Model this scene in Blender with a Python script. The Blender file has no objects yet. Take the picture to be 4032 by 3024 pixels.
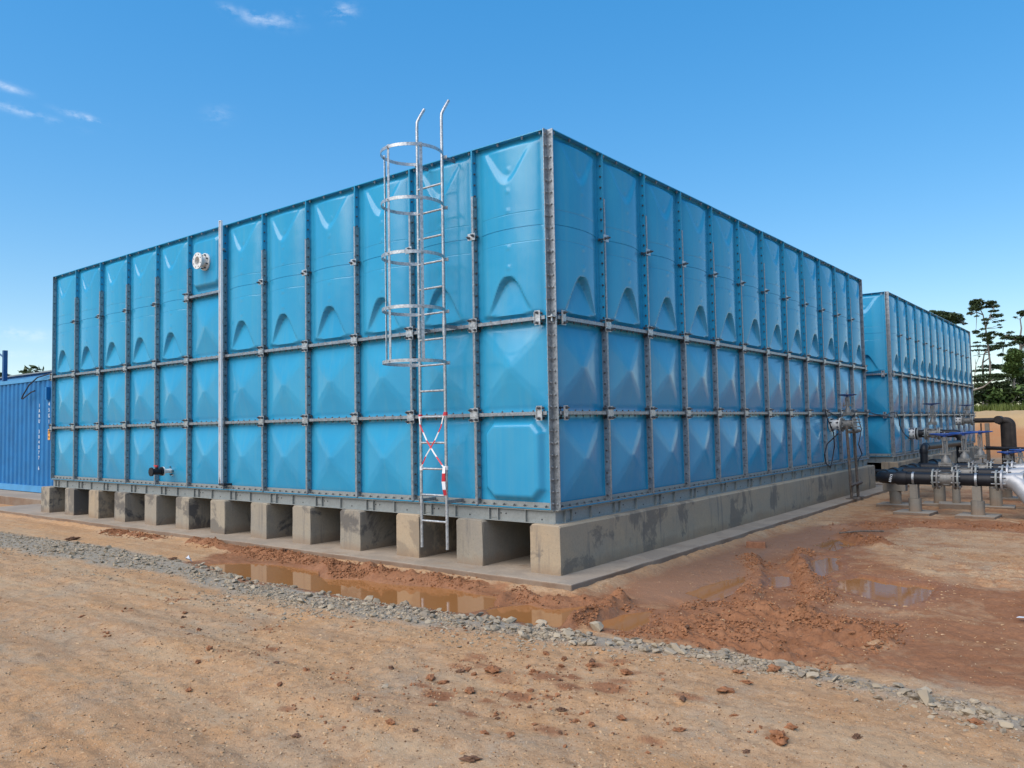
import bpy, bmesh, math, random
import numpy as np
from mathutils import Vector, Matrix

sc = bpy.context.scene
COL = sc.collection
PI = math.pi
R = math.radians

# ------------------------------------------------------------------ camera
cam_d = bpy.data.cameras.new("camera")
cam_d.sensor_width = 36.0
cam_d.sensor_fit = 'HORIZONTAL'
cam_d.lens = 36.0 * 3132.7 / 4032.0
cam_d.clip_start = 0.05
cam_d.clip_end = 3000
cam = bpy.data.objects.new("camera", cam_d)
COL.objects.link(cam)
CAM = Vector((4.792, -6.7894, 0.8773))
yaw, pitch, roll = 0.6651, 0.0521, -0.0187
fw = Vector((-math.sin(yaw) * math.cos(pitch), math.cos(yaw) * math.cos(pitch), math.sin(pitch)))
rt = fw.cross(Vector((0, 0, 1))).normalized()
up = rt.cross(fw)
r2 = math.cos(roll) * rt + math.sin(roll) * up
u2 = -math.sin(roll) * rt + math.cos(roll) * up
M = Matrix((r2, u2, -fw)).transposed().to_4x4()
M.translation = CAM
cam.matrix_world = M
sc.camera = cam

# ------------------------------------------------------------------ world: sky with a few thin clouds
SUN_AZ = math.atan2(-0.95, -0.20)           # where the veiled sun stands (behind and left of the viewer)
SUN_EL = R(48)
SUN_DIR = Vector((math.cos(SUN_AZ) * math.cos(SUN_EL), math.sin(SUN_AZ) * math.cos(SUN_EL), math.sin(SUN_EL)))
SKY_STRENGTH = 0.125
world = bpy.data.worlds.new("World")
sc.world = world
world.use_nodes = True
wn, wl = world.node_tree.nodes, world.node_tree.links
wn.clear()
w_out = wn.new("ShaderNodeOutputWorld")
w_bg = wn.new("ShaderNodeBackground")
w_bg.inputs['Strength'].default_value = SKY_STRENGTH
sky = wn.new("ShaderNodeTexSky")
sky.sky_type = 'NISHITA'
sky.sun_disc = False
sky.sun_elevation = SUN_EL
sky.sun_rotation = math.atan2(SUN_DIR.x, SUN_DIR.y)
sky.altitude = 0
sky.air_density = 1.0
sky.dust_density = 0.25
sky.ozone_density = 3.0
hs = wn.new("ShaderNodeHueSaturation")
hs.inputs['Saturation'].default_value = 2.06
hs.inputs['Hue'].default_value = 0.5025
hs.inputs['Value'].default_value = 2.14
gm = wn.new("ShaderNodeGamma")
gm.inputs['Gamma'].default_value = 0.50
wl.new(sky.outputs[0], gm.inputs['Color'])
wl.new(gm.outputs[0], hs.inputs['Color'])
tc = wn.new("ShaderNodeTexCoord")


def wmath(op, a, b=None, c=None):
    n = wn.new("ShaderNodeMath")
    n.operation = op
    for i, v in enumerate((a, b, c)):
        if v is None:
            continue
        if isinstance(v, (int, float)):
            n.inputs[i].default_value = v
        else:
            wl.new(v, n.inputs[i])
    return n.outputs[0]


def wdot(vec):
    n = wn.new("ShaderNodeVectorMath")
    n.operation = 'DOT_PRODUCT'
    wl.new(tc.outputs['Generated'], n.inputs[0])
    n.inputs[1].default_value = vec
    return n.outputs['Value']


def pixdir(u, v):
    return (r2 * ((u - 2016) / 3132.7) + u2 * ((1512 - v) / 3132.7) + fw).normalized()


wnoise = wn.new("ShaderNodeTexNoise")
wmap = wn.new("ShaderNodeMapping")
wmap.inputs['Scale'].default_value = (38, 38, 75)
wl.new(tc.outputs['Generated'], wmap.inputs['Vector'])
wl.new(wmap.outputs[0], wnoise.inputs['Vector'])
wnoise.inputs['Scale'].default_value = 1.0
wnoise.inputs['Detail'].default_value = 6
wnoise.inputs['Roughness'].default_value = 0.62
cover = None
# thin wisps: direction, half width, half height (radians), tilt, density
for (u, v, a, b, tilt, dens) in ((1045, 76, .032, .0085, -.05, .75), (1350, 46, .017, .010, .25, .75), (905, 40, .014, .006, -.3, .45),
                                 (20, 340, .020, .0045, -.12, .85), (50, 428, .050, .0052, -.14, .6), (325, 460, .024, .0042, -.16, .9),
                                 (30, 1310, .060, .007, -.05, .8), (10, 1395, .05, .005, 0, .6), (862, 452, .017, .011, .2, .32), (1150, 60, .012, .006, 0, .4)):
    d = pixdir(u, v)
    sx = d.cross(Vector((0, 0, 1))).normalized()
    sy = sx.cross(d).normalized()
    ax = sx * math.cos(tilt) + sy * math.sin(tilt)
    ay = -sx * math.sin(tilt) + sy * math.cos(tilt)
    a, b, dens = a * .78, b * .78, dens * .8
    p = wmath('POWER', wmath('DIVIDE', wdot(ax), a), 2.0)
    q = wmath('POWER', wmath('DIVIDE', wdot(ay), b), 2.0)
    g = wmath('POWER', 2.718, wmath('MULTIPLY', wmath('ADD', p, q), -1.0))
    front = wmath('GREATER_THAN', wdot(d), 0.5)
    g = wmath('MULTIPLY', wmath('MULTIPLY', g, front), dens)
    cover = g if cover is None else wmath('MAXIMUM', cover, g)
shape = wmath('MULTIPLY', wmath('MAXIMUM', wmath('SUBTRACT', wnoise.outputs['Fac'], 0.44), 0.0), 3.0)
cover = wmath('MINIMUM', wmath('MULTIPLY', cover, shape), 0.85)
cmix = wn.new("ShaderNodeMix")
cmix.data_type = 'RGBA'
wl.new(cover, cmix.inputs['Factor'])
wl.new(hs.outputs[0], cmix.inputs['A'])
cmix.inputs['B'].default_value = (5.6, 5.9, 6.4, 1)
wl.new(cmix.outputs['Result'], w_bg.inputs['Color'])
wl.new(w_bg.outputs[0], w_out.inputs['Surface'])

# ------------------------------------------------------------------ veiled sun
sun_d = bpy.data.lights.new("sun", 'SUN')
sun_d.energy = 2.7
sun_d.angle = R(70)
sun_d.color = (1.0, 0.90, 0.77)
sun = bpy.data.objects.new("sun", sun_d)
COL.objects.link(sun)
sun.rotation_euler = SUN_DIR.to_track_quat('Z', 'Y').to_euler()

vs = sc.view_settings
vs.view_transform = 'Standard'
vs.look = 'None'
vs.exposure = 0.62
vs.gamma = 1.0
vs.use_curve_mapping = False
sc.cycles.max_bounces = 6

rng = random.Random(7)
nrng = np.random.default_rng(11)


# ------------------------------------------------------------------ materials
class Mat:
    """A small helper round one node tree."""

    def __init__(self, name, color=(.5, .5, .5), rough=.5, metal=0.0, spec=.5):
        self.m = bpy.data.materials.new(name)
        self.m.use_nodes = True
        self.n, self.l = self.m.node_tree.nodes, self.m.node_tree.links
        self.b = self.n['Principled BSDF']
        self.set('Base Color', (*color, 1) if len(color) == 3 else color)
        self.set('Roughness', rough)
        self.set('Metallic', metal)
        self.set('Specular IOR Level', spec)
        self._tc = None

    def set(self, sock, v):
        if hasattr(v, 'is_linked') or hasattr(v, 'links'):
            self.l.new(v, self.b.inputs[sock])
        else:
            self.b.inputs[sock].default_value = v

    def coord(self, kind='Object', scale=(1, 1, 1), rot=(0, 0, 0)):
        if self._tc is None:
            self._tc = self.n.new("ShaderNodeTexCoord")
        mp = self.n.new("ShaderNodeMapping")
        mp.inputs['Scale'].default_value = scale
        mp.inputs['Rotation'].default_value = rot
        if kind == 'World':
            g = self.n.new("ShaderNodeNewGeometry")
            self.l.new(g.outputs['Position'], mp.inputs['Vector'])
        else:
            self.l.new(self._tc.outputs[kind], mp.inputs['Vector'])
        return mp.outputs[0]

    def noise(self, scale, detail=4, rough=.55, coord='World', cscale=(1, 1, 1), dist=0.0, out='Fac'):
        n = self.n.new("ShaderNodeTexNoise")
        n.inputs['Scale'].default_value = scale
        n.inputs['Detail'].default_value = detail
        n.inputs['Roughness'].default_value = rough
        n.inputs['Distortion'].default_value = dist
        self.l.new(self.coord(coord, cscale) if isinstance(coord, str) else coord, n.inputs['Vector'])
        return n.outputs[out]

    def voronoi(self, scale, coord='World', feature='F1', out='Distance', cscale=(1, 1, 1)):
        n = self.n.new("ShaderNodeTexVoronoi")
        n.feature = feature
        n.inputs['Scale'].default_value = scale
        self.l.new(self.coord(coord, cscale), n.inputs['Vector'])
        return n.outputs[out]

    def ramp(self, fac, stops):
        n = self.n.new("ShaderNodeValToRGB")
        e = n.color_ramp.elements
        while len(e) < len(stops):
            e.new(0.5)
        for el, (p, c) in zip(e, stops):
            el.position = p
            el.color = (c, c, c, 1) if isinstance(c, (int, float)) else (*c, 1)
        self.l.new(fac, n.inputs[0])
        return n.outputs[0]

    def mix(self, fac, a, b, mode='MIX'):
        n = self.n.new("ShaderNodeMix")
        n.data_type = 'RGBA'
        n.blend_type = mode
        n.clamp_result = False
        for s, v in (('Factor', fac), ('A', a), ('B', b)):
            if isinstance(v, (int, float)):
                n.inputs[s].default_value = v if s == 'Factor' else (v, v, v, 1)
            elif isinstance(v, tuple):
                n.inputs[s].default_value = (*v, 1)
            else:
                self.l.new(v, n.inputs[s])
        return n.outputs['Result']

    def math(self, op, a, b=None, clamp=False):
        n = self.n.new("ShaderNodeMath")
        n.operation = op
        n.use_clamp = clamp
        for i, v in enumerate((a, b)):
            if v is None:
                continue
            if isinstance(v, (int, float)):
                n.inputs[i].default_value = v
            else:
                self.l.new(v, n.inputs[i])
        return n.outputs[0]

    def attr(self, name):
        n = self.n.new("ShaderNodeAttribute")
        n.attribute_name = name
        return n.outputs['Fac']

    def rand(self):
        n = self.n.new("ShaderNodeObjectInfo")
        return n.outputs['Random']

    def axis(self, which, coord='World'):
        n = self.n.new("ShaderNodeSeparateXYZ")
        self.l.new(self.coord(coord), n.inputs[0])
        return n.outputs[which]

    def bump(self, height, strength=.3, dist=.01):
        n = self.n.new("ShaderNodeBump")
        n.inputs['Strength'].default_value = strength
        n.inputs['Distance'].default_value = dist
        self.l.new(height, n.inputs['Height'])
        self.l.new(n.outputs[0], self.b.inputs['Normal'])


def mat_grp():
    m = Mat("blue_grp", (.02, .25, .5), .13, 0, .5)
    n1 = m.noise(1.3, 3, .5)
    n2 = m.noise(9, 5, .6)
    c = m.mix(m.ramp(n1, ((.3, 0.0), (.7, 1.0))), (.022, .278, .49), (.036, .322, .53))
    streak = m.noise(1.0, 4, .6, cscale=(9, 9, .55))
    c = m.mix(m.math('MULTIPLY', m.ramp(streak, ((.48, 0.0), (.75, 1.0))), .34), c, (.10, .33, .44))
    c = m.mix(m.math('MULTIPLY', m.rand(), .16), c, (.013, .20, .41))
    m.set('Base Color', c)
    m.set('Roughness', m.ramp(n2, ((.3, .15), (.75, .27))))
    m.bump(m.noise(1.7, 3, .5), .28, .02)
    return m.m


def mat_galv(name, base, rough=.42, metal=.75, con=1.0):
    m = Mat(name, base, rough, metal)
    sp = m.voronoi(55, out='Color')
    g = m.n.new("ShaderNodeSeparateColor")
    m.l.new(sp, g.inputs[0])
    n = m.noise(14, 5, .65)
    v = m.math('ADD', m.math('MULTIPLY', g.outputs[0], .35), m.math('MULTIPLY', n, .75))
    dark = tuple(x * (1 - .38 * con) for x in base)
    lite = tuple(min(1, x * (1 + .25 * con)) for x in base)
    c = m.mix(m.ramp(v, ((.25, 0.0), (.8, 1.0))), dark, lite)
    m.set('Base Color', c)
    m.set('Roughness', m.ramp(n, ((.3, rough - .08), (.7, rough + .14))))
    return m.m


def mat_concrete(name, base, warm, stain=.5, streaky=True):
    m = Mat(name, base, .88, 0, .25)
    r = m.rand()
    off = m.n.new("ShaderNodeVectorMath")
    off.operation = 'MULTIPLY_ADD'
    cmb = m.n.new("ShaderNodeCombineXYZ")
    for i, k in enumerate((37.0, 91.0, 13.0)):
        m.l.new(m.math('MULTIPLY', r, k), cmb.inputs[i])
    m.l.new(m.coord('World'), off.inputs[0])
    off.inputs[1].default_value = (1, 1, 1)
    m.l.new(cmb.outputs[0], off.inputs[2])
    co = off.outputs[0]
    big = m.noise(1.6, 5, .6, coord=co, dist=.4)
    fine = m.noise(38, 6, .7, coord=co)
    c = m.mix(m.ramp(big, ((.35, 0.0), (.65, 1.0))), base, warm)
    c = m.mix(m.math('MULTIPLY', m.ramp(fine, ((.35, 0.0), (.72, 1.0))), .4), c, tuple(x * .62 for x in base))
    st = m.noise(1.5, 6, .66, coord=co, dist=.5)
    edge = m.math('ADD', st, m.math('MULTIPLY', m.math('SUBTRACT', r, .5), .16))
    c = m.mix(m.math('MULTIPLY', m.ramp(edge, ((.505, 0.0), (.56, 1.0))), stain), c, (.048, .050, .058))
    if not streaky:
        nrm = m.n.new("ShaderNodeNewGeometry")
        sepn = m.n.new("ShaderNodeSeparateXYZ")
        m.l.new(nrm.outputs['True Normal'], sepn.inputs[0])
        soil = m.math('MULTIPLY', m.ramp(sepn.outputs[2], ((.35, 1.0), (.7, 0.0))), m.ramp(big, ((.3, .35), (.6, 1.0))))
        c = m.mix(m.math('MULTIPLY', soil, .85), c, (.17, .10, .062))
        c = m.mix(m.math('MULTIPLY', m.ramp(m.noise(2.8, 6, .7, coord=co, dist=.8), ((.55, 0.0), (.68, 1.0))), .45), c, (.27, .165, .10))
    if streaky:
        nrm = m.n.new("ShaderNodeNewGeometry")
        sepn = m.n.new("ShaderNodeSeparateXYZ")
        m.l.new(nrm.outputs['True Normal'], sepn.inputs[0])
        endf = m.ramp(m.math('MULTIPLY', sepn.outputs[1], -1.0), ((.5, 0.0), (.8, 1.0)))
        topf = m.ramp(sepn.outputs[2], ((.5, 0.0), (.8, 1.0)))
        pale_face = m.math('MULTIPLY', m.math('MAXIMUM', endf, topf), m.math('ADD', .25, m.math('MULTIPLY', r, .6)))  # front ends and tops paler and tanner, other faces slightly darker
        c = m.mix(pale_face, m.mix(.06, c, (.09, .09, .095)), m.mix(.34, c, tuple(x * 1.45 for x in warm)))
        mp = m.n.new("ShaderNodeMapping")
        mp.inputs['Scale'].default_value = (9, 9, .8)
        m.l.new(co, mp.inputs['Vector'])
        sk = m.noise(1.0, 4, .65, coord=mp.outputs[0])
        c = m.mix(m.math('MULTIPLY', m.ramp(sk, ((.56, 0.0), (.70, 1.0))), .5), c, (.10, .10, .105))
        pits = m.voronoi(26)
        c = m.mix(m.ramp(pits, ((.05, 1.0), (.10, 0.0))), c, tuple(x * .35 for x in base))
    if streaky:
        zz = m.math('ADD', m.axis(2), m.math('MULTIPLY', m.math('SUBTRACT', st, .5), .35))
        splash = m.ramp(m.math('ADD', m.math('MULTIPLY', zz, 1.0), 1.0), ((.37, 1.0), (.47, 0.0)))
        c = m.mix(m.math('MULTIPLY', splash, .5), c, (.25, .155, .095))
    m.set('Base Color', c)
    h = m.math('ADD', m.math('MULTIPLY', fine, .5), big)
    m.bump(h, .35, .012)
    return m.m


def mat_plain(name, color, rough=.5, metal=0., var=.2, scale=12, bump=0, spec=.5):
    m = Mat(name, color, rough, metal, spec)
    n = m.noise(scale, 5, .6)
    m.set('Base Color', m.mix(m.ramp(n, ((.3, 0.0), (.7, 1.0))), tuple(x * (1 - var) for x in color), tuple(min(1, x * (1 + var)) for x in color)))
    if bump:
        m.bump(n, bump, .01)
    return m.m


def mat_dirt():
    m = Mat("laterite_dirt", (.4, .28, .17), .93, 0, .2)
    big = m.noise(.55, 5, .6, dist=.5)
    mid = m.noise(2.6, 6, .68, dist=.3)
    fine = m.noise(30, 6, .75)
    grit = m.noise(95, 3, .6)
    tan, beige, ochre = (.50, .287, .145), (.45, .30, .182), (.51, .262, .108)
    c = m.mix(m.ramp(big, ((.38, 0.0), (.62, 1.0))), tan, beige)
    c = m.mix(m.math('MULTIPLY', m.ramp(mid, ((.48, 0.0), (.66, 1.0))), .6), c, ochre)
    redp = m.noise(1.7, 6, .7, dist=.8)
    c = m.mix(m.math('MULTIPLY', m.ramp(redp, ((.60, 0.0), (.70, 1.0))), .45), c, (.30, .145, .075))
    flake = m.noise(9.5, 6, .72, dist=.6)
    c = m.mix(m.ramp(flake, ((.36, .5), (.47, 0.0))), c, (.20, .115, .065))
    c = m.mix(m.ramp(flake, ((.56, 0.0), (.68, .55))), c, (.48, .355, .235))
    greyp = m.noise(1.15, 7, .72, dist=.7)
    c = m.mix(m.math('MULTIPLY', m.ramp(greyp, ((.54, 0.0), (.68, 1.0))), .55), c, (.36, .295, .22))
    c = m.mix(m.ramp(fine, ((.34, .65), (.50, 0.0))), c, tuple(x * .55 for x in tan))
    c = m.mix(m.ramp(fine, ((.58, 0.0), (.74, .6))), c, (.53, .41, .29))
    trk = m.noise(1.0, 5, .62, cscale=(.35, 3.2, 1), dist=.6)
    c = m.mix(m.ramp(trk, ((.36, .55), (.48, 0.0))), c, (.36, .20, .10))
    c = m.mix(m.ramp(trk, ((.54, 0.0), (.66, .5))), c, (.46, .335, .21))
    spk = m.voronoi(70, out='Distance')
    spc = m.voronoi(70, out='Color')
    sps = m.n.new("ShaderNodeSeparateColor")
    m.l.new(spc, sps.inputs[0])
    dk = m.math('MULTIPLY', m.ramp(spk, ((.16, 1.0), (.30, 0.0))), m.ramp(sps.outputs[0], ((.70, 0.0), (.74, .75))))
    c = m.mix(dk, c, (.16, .095, .055))
    lt = m.math('MULTIPLY', m.ramp(spk, ((.18, 1.0), (.32, 0.0))), m.ramp(sps.outputs[1], ((.76, 0.0), (.80, .7))))
    c = m.mix(lt, c, (.54, .45, .35))
    # grey gritty strip under the stones
    c = m.mix(m.attr('strip'), c, m.mix(grit, (.20, .165, .125), (.42, .36, .285)))
    # bank of pale sand and its redder toe
    c = m.mix(m.attr('bank'), c, m.mix(m.ramp(mid, ((.3, 0.0), (.7, 1.0))), (.50, .335, .175), (.45, .30, .145)))
    c = m.mix(m.attr('redbank'), c, m.mix(m.ramp(mid, ((.3, 0.0), (.7, 1.0))), (.42, .185, .078), (.40, .21, .10)))
    # mud
    mudc = m.mix(m.ramp(mid, ((.35, 0.0), (.65, 1.0))), (.255, .105, .047), (.365, .170, .084))
    mudc = m.mix(m.math('MULTIPLY', m.ramp(fine, ((.3, 1.0), (.6, 0.0))), .5), mudc, (.11, .05, .025))
    mw = m.math('ADD', m.attr('mud'), m.math('MULTIPLY', m.math('SUBTRACT', m.math('ADD', m.math('MULTIPLY', mid, .5), m.math('MULTIPLY', redp, .5)), .5), 1.35))
    mud_f = m.ramp(mw, ((.36, 0.0), (.60, 1.0)))
    c = m.mix(mud_f, c, mudc)
    c = m.mix(m.attr('silt'), c, m.mix(mid, (.26, .130, .072), (.33, .18, .105)))
    c = m.mix(m.attr('grass'), c, (.06, .09, .025))
    m.set('Base Color', c)
    wet = m.math('MULTIPLY', m.attr('wet'), m.ramp(mid, ((.3, .55), (.7, 1.0))))
    m.set('Roughness', m.math('SUBTRACT', .93, m.math('MULTIPLY', wet, .72)))
    h = m.math('ADD', m.math('MULTIPLY', fine, .7), m.math('MULTIPLY', grit, .35))
    grain = m.noise(150, 2, .7)
    m.bump(m.math('ADD', m.math('ADD', h, m.math('MULTIPLY', flake, .6)), m.math('MULTIPLY', grain, .4)), .8, .016)
    return m.m


def mat_water():
    m = Mat("muddy_water", (.22, .105, .045), .035, 0, .5)
    n = m.noise(1.1, 3, .5)
    m.set('Base Color', m.mix(n, (.33, .135, .042), (.36, .165, .062)))
    m.bump(m.noise(3.0, 2, .5), .02, .01)
    return m.m


def mat_stone(name="grey_stone"):
    m = Mat(name, (.3, .3, .3), .9, 0, .25)
    r = m.attr('tone')
    n = m.noise(16, 5, .65)
    c = m.mix(r, (.205, .155, .104), (.43, .335, .225))
    c = m.mix(m.math('MULTIPLY', m.ramp(n, ((.4, 0.0), (.75, 1.0))), .5), c, (.38, .335, .28))
    c = m.mix(m.math('MULTIPLY', m.ramp(m.noise(5, 4, .6), ((.5, 0.0), (.75, 1.0))), .4), c, (.30, .20, .12))
    m.set('Base Color', c)
    m.bump(n, .4, .01)
    return m.m


def mat_stone_single():
    m = Mat("loose_grey_stone", (.3, .3, .3), .9, 0, .25)
    n = m.noise(16, 5, .65)
    c = m.mix(m.rand(), (.205, .158, .108), (.42, .335, .23))
    c = m.mix(m.math('MULTIPLY', m.ramp(n, ((.4, 0.0), (.75, 1.0))), .5), c, (.38, .335, .28))
    m.set('Base Color', c)
    m.bump(n, .4, .01)
    return m.m


def mat_grit():
    m = Mat("road_grit", (.3, .25, .2), .9, 0, .2)
    t = m.attr('tone')
    m.set('Base Color', m.mix(m.ramp(t, ((.35, 0.0), (.65, 1.0))), (.17, .095, .052), (.47, .34, .215)))
    return m.m


def mat_flake():
    m = Mat("dirt_flake", (.4, .27, .16), .92, 0, .2)
    m.set('Base Color', m.mix(m.attr('tone'), (.36, .19, .09), (.55, .375, .215)))
    return m.m


def mat_tape():
    m = Mat("barrier_tape", (.8, .8, .8), .4)
    z = m.axis(2)
    f = m.math('FRACT', m.math('MULTIPLY', z, 5.5))
    m.set('Base Color', m.mix(m.math('GREATER_THAN', f, .5), (.78, .76, .76), (.62, .035, .05)))
    return m.m


def mat_leaf(name, a, b):
    m = Mat(name, a, .6, 0, .3)
    m.set('Base Color', m.mix(m.noise(.9, 3, .6), a, b))
    m.b.inputs['Subsurface Weight'].default_value = 0
    return m.m


MT = dict(
    grp=mat_grp(),
    galv=mat_galv("galvanised_steel", (.31, .33, .35)),
    bright=mat_galv("bright_galvanised", (.47, .48, .485), .38, .65),
    frame=mat_galv("dull_galvanised", (.27, .285, .275), .55, .3, .35),
    bolt=mat_plain("bolt_steel", (.13, .135, .145), .45, .75, .3, 40),
    alu=mat_plain("aluminium", (.80, .80, .81), .4, .0, .06, 6),
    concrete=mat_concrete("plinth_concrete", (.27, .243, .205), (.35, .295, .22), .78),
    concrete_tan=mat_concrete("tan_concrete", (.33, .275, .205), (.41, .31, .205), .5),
    slab=mat_concrete("slab_concrete", (.35, .285, .222), (.40, .32, .24), .16, False),
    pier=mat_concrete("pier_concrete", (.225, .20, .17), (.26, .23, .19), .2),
    padc=mat_concrete("pad_concrete", (.31, .27, .22), (.36, .31, .25), .12, False),
    dirt=mat_dirt(), water=mat_water(), stone=mat_stone(), stone1=mat_stone_single(),
    clod=mat_plain("red_clod", (.26, .115, .055), .9, 0, .35, 22, .6, .2),
    flake=mat_flake(),
    crumb=mat_plain('mud_crumb', (.28, .125, .06), .92, 0, .4, 9, .5, .2),
    darkclod=mat_plain("dark_clod", (.14, .075, .045), .9, 0, .35, 22, .6, .2),
    grit=mat_grit(),
    white=mat_plain("white_grp", (.70, .69, .66), .4, 0, .08, 9),
    black=mat_plain("black_hdpe", (.009, .010, .014), .5, 0, .4, 6, 0, .35),
    cable=mat_plain("black_cable", (.012, .013, .02), .5, 0, .2, 6),
    valve=mat_plain("valve_steel", (.20, .195, .185), .55, .35, .25, 22),
    silver=mat_plain("silver_paint", (.40, .405, .42), .45, .35, .1, 9),
    blue=mat_plain("blue_enamel", (.012, .05, .22), .35, 0, .2, 12),
    darkblue=mat_plain("dark_blue_enamel", (.012, .035, .11), .4, 0, .2, 12),
    red=mat_plain("red_plastic", (.55, .02, .03), .35, 0, .1, 12),
    cont=mat_plain("container_blue", (.004, .145, .37), .55, 0, .14, 3),
    contlite=mat_plain("light_blue_steel", (.06, .27, .52), .45, 0, .12, 3),
    ink=mat_plain("white_lettering", (.78, .80, .82), .5, 0, .05, 9),
    dark=mat_plain("black_print", (.02, .02, .02), .5, 0, .1, 9),
    orange=mat_plain("orange_sticker", (.80, .36, .07), .5, 0, .1, 20),
    tape=mat_tape(),
    bark=mat_plain("pale_bark", (.24, .21, .18), .9, 0, .3, 4, .4, .2),
    leaf=mat_leaf("dark_leaf", (.042, .066, .028), (.085, .115, .045)),
    leaf2=mat_leaf("mid_leaf", (.06, .115, .03), (.12, .17, .05)),
    grass=mat_leaf("verge_grass", (.075, .11, .022), (.13, .15, .035)),
    mudbrick=mat_plain("red_brick", (.30, .14, .08), .9, 0, .25, 20, .4, .2),
    browniron=mat_plain('brown_black_pipe', (.030, .024, .021), .6, 0, .4, 5, 0, .3),
    poststeel=mat_plain('post_blue_steel', (.02, .085, .20), .5, 0, .2, 5),
    rust=mat_plain("rusty_steel", (.145, .115, .095), .8, .2, .4, 20, .2, .3),
    plastic=mat_plain("white_film", (.66, .66, .68), .3, 0, .1, 14),
    hole=mat_plain("dark_bore", (.03, .032, .035), .8, 0, .2, 9),
)


# ------------------------------------------------------------------ mesh builder
class MB:
    def __init__(self):
        self.v, self.f, self.s, self.mi = [], [], [], []
        self.cur = 0

    def add(self, verts, faces, smooth=False):
        o = len(self.v)
        self.v.extend(verts)
        for f in faces:
            self.f.append([i + o for i in f])
            self.s.append(smooth)
            self.mi.append(self.cur)
        return self

    def box(self, x0, x1, y0, y1, z0, z1):
        v = [(x, y, z) for z in (z0, z1) for y in (y0, y1) for x in (x0, x1)]
        return self.add(v, [(0, 2, 3, 1), (4, 5, 7, 6), (0, 1, 5, 4), (2, 6, 7, 3), (0, 4, 6, 2), (1, 3, 7, 5)])

    def obox(self, c, ex, ey, ez):
        c, ex, ey, ez = map(Vector, (c, ex, ey, ez))
        v = [tuple(c + a * ex + b * ey + d * ez) for d in (-1, 1) for b in (-1, 1) for a in (-1, 1)]
        return self.add(v, [(0, 2, 3, 1), (4, 5, 7, 6), (0, 1, 5, 4), (2, 6, 7, 3), (0, 4, 6, 2), (1, 3, 7, 5)])

    def cyl(self, p0, p1, r0, r1=None, n=12, caps=True, phase=0., smooth=None):
        p0, p1 = Vector(p0), Vector(p1)
        r1 = r0 if r1 is None else r1
        d = (p1 - p0).normalized()
        a = d.orthogonal().normalized()
        b = d.cross(a)
        vv = []
        for p, r in ((p0, r0), (p1, r1)):
            for i in range(n):
                t = 2 * PI * i / n + phase
                vv.append(tuple(p + a * (r * math.cos(t)) + b * (r * math.sin(t))))
        ff = [(i, (i + 1) % n, n + (i + 1) % n, n + i) for i in range(n)]
        self.add(vv, ff, (n > 7) if smooth is None else smooth)
        if caps:
            o = len(self.v) - 2 * n
            self.f.append([o + i for i in reversed(range(n))])
            self.f.append([o + n + i for i in range(n)])
            self.s += [False, False]
            self.mi += [self.cur, self.cur]
        return self

    def lathe(self, p0, axis, prof, n=20):
        """profile [(distance along axis, radius)] turned round the axis"""
        p0, d = Vector(p0), Vector(axis).normalized()
        a = d.orthogonal().normalized()
        b = d.cross(a)
        vv, ff = [], []
        for (t, r) in prof:
            for i in range(n):
                g = 2 * PI * i / n
                vv.append(tuple(p0 + d * t + a * (r * math.cos(g)) + b * (r * math.sin(g))))
        for k in range(len(prof) - 1):
            for i in range(n):
                ff.append((k * n + i, k * n + (i + 1) % n, (k + 1) * n + (i + 1) % n, (k + 1) * n + i))
        ff.append(tuple(reversed(range(n))))
        ff.append(tuple((len(prof) - 1) * n + i for i in range(n)))
        return self.add(vv, ff, True)

    def tube(self, pts, r, n=10, caps=True, smooth=True):
        pts = [Vector(p) for p in pts]
        rad = r if isinstance(r, (list, tuple)) else [r] * len(pts)
        vv, ff = [], []
        a = None
        for k, p in enumerate(pts):
            d = (pts[min(k + 1, len(pts) - 1)] - pts[max(k - 1, 0)]).normalized()
            if a is None:
                a = d.orthogonal().normalized()
            else:
                a = (a - d * a.dot(d)).normalized()
            b = d.cross(a)
            for i in range(n):
                g = 2 * PI * i / n
                vv.append(tuple(p + a * (rad[k] * math.cos(g)) + b * (rad[k] * math.sin(g))))
        for k in range(len(pts) - 1):
            for i in range(n):
                ff.append((k * n + i, k * n + (i + 1) % n, (k + 1) * n + (i + 1) % n, (k + 1) * n + i))
        if caps:
            ff.append(tuple(reversed(range(n))))
            ff.append(tuple((len(pts) - 1) * n + i for i in range(n)))
        return self.add(vv, ff, smooth)

    def ring(self, c, axis, r, w, t, a0=0, a1=2 * PI, n=36, ref=None):
        """flat bar bent round an arc: w along the axis, t thick"""
        c, d = Vector(c), Vector(axis).normalized()
        a = Vector(ref).normalized() if ref else d.orthogonal().normalized()
        b = d.cross(a)
        full = abs(a1 - a0 - 2 * PI) < 1e-6
        vv, ff = [], []
        m = n if full else n + 1
        for i in range(m):
            g = a0 + (a1 - a0) * i / n
            e = a * math.cos(g) + b * math.sin(g)
            for (rr, h) in ((r - t / 2, -w / 2), (r + t / 2, -w / 2), (r + t / 2, w / 2), (r - t / 2, w / 2)):
                vv.append(tuple(c + e * rr + d * h))
        for i in range(n):
            j = (i + 1) % m
            for k in range(4):
                ff.append((i * 4 + k, j * 4 + k, j * 4 + (k + 1) % 4, i * 4 + (k + 1) % 4))
        if not full:
            ff += [(3, 2, 1, 0), tuple(n * 4 + k for k in range(4))]
        return self.add(vv, ff, False)

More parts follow.
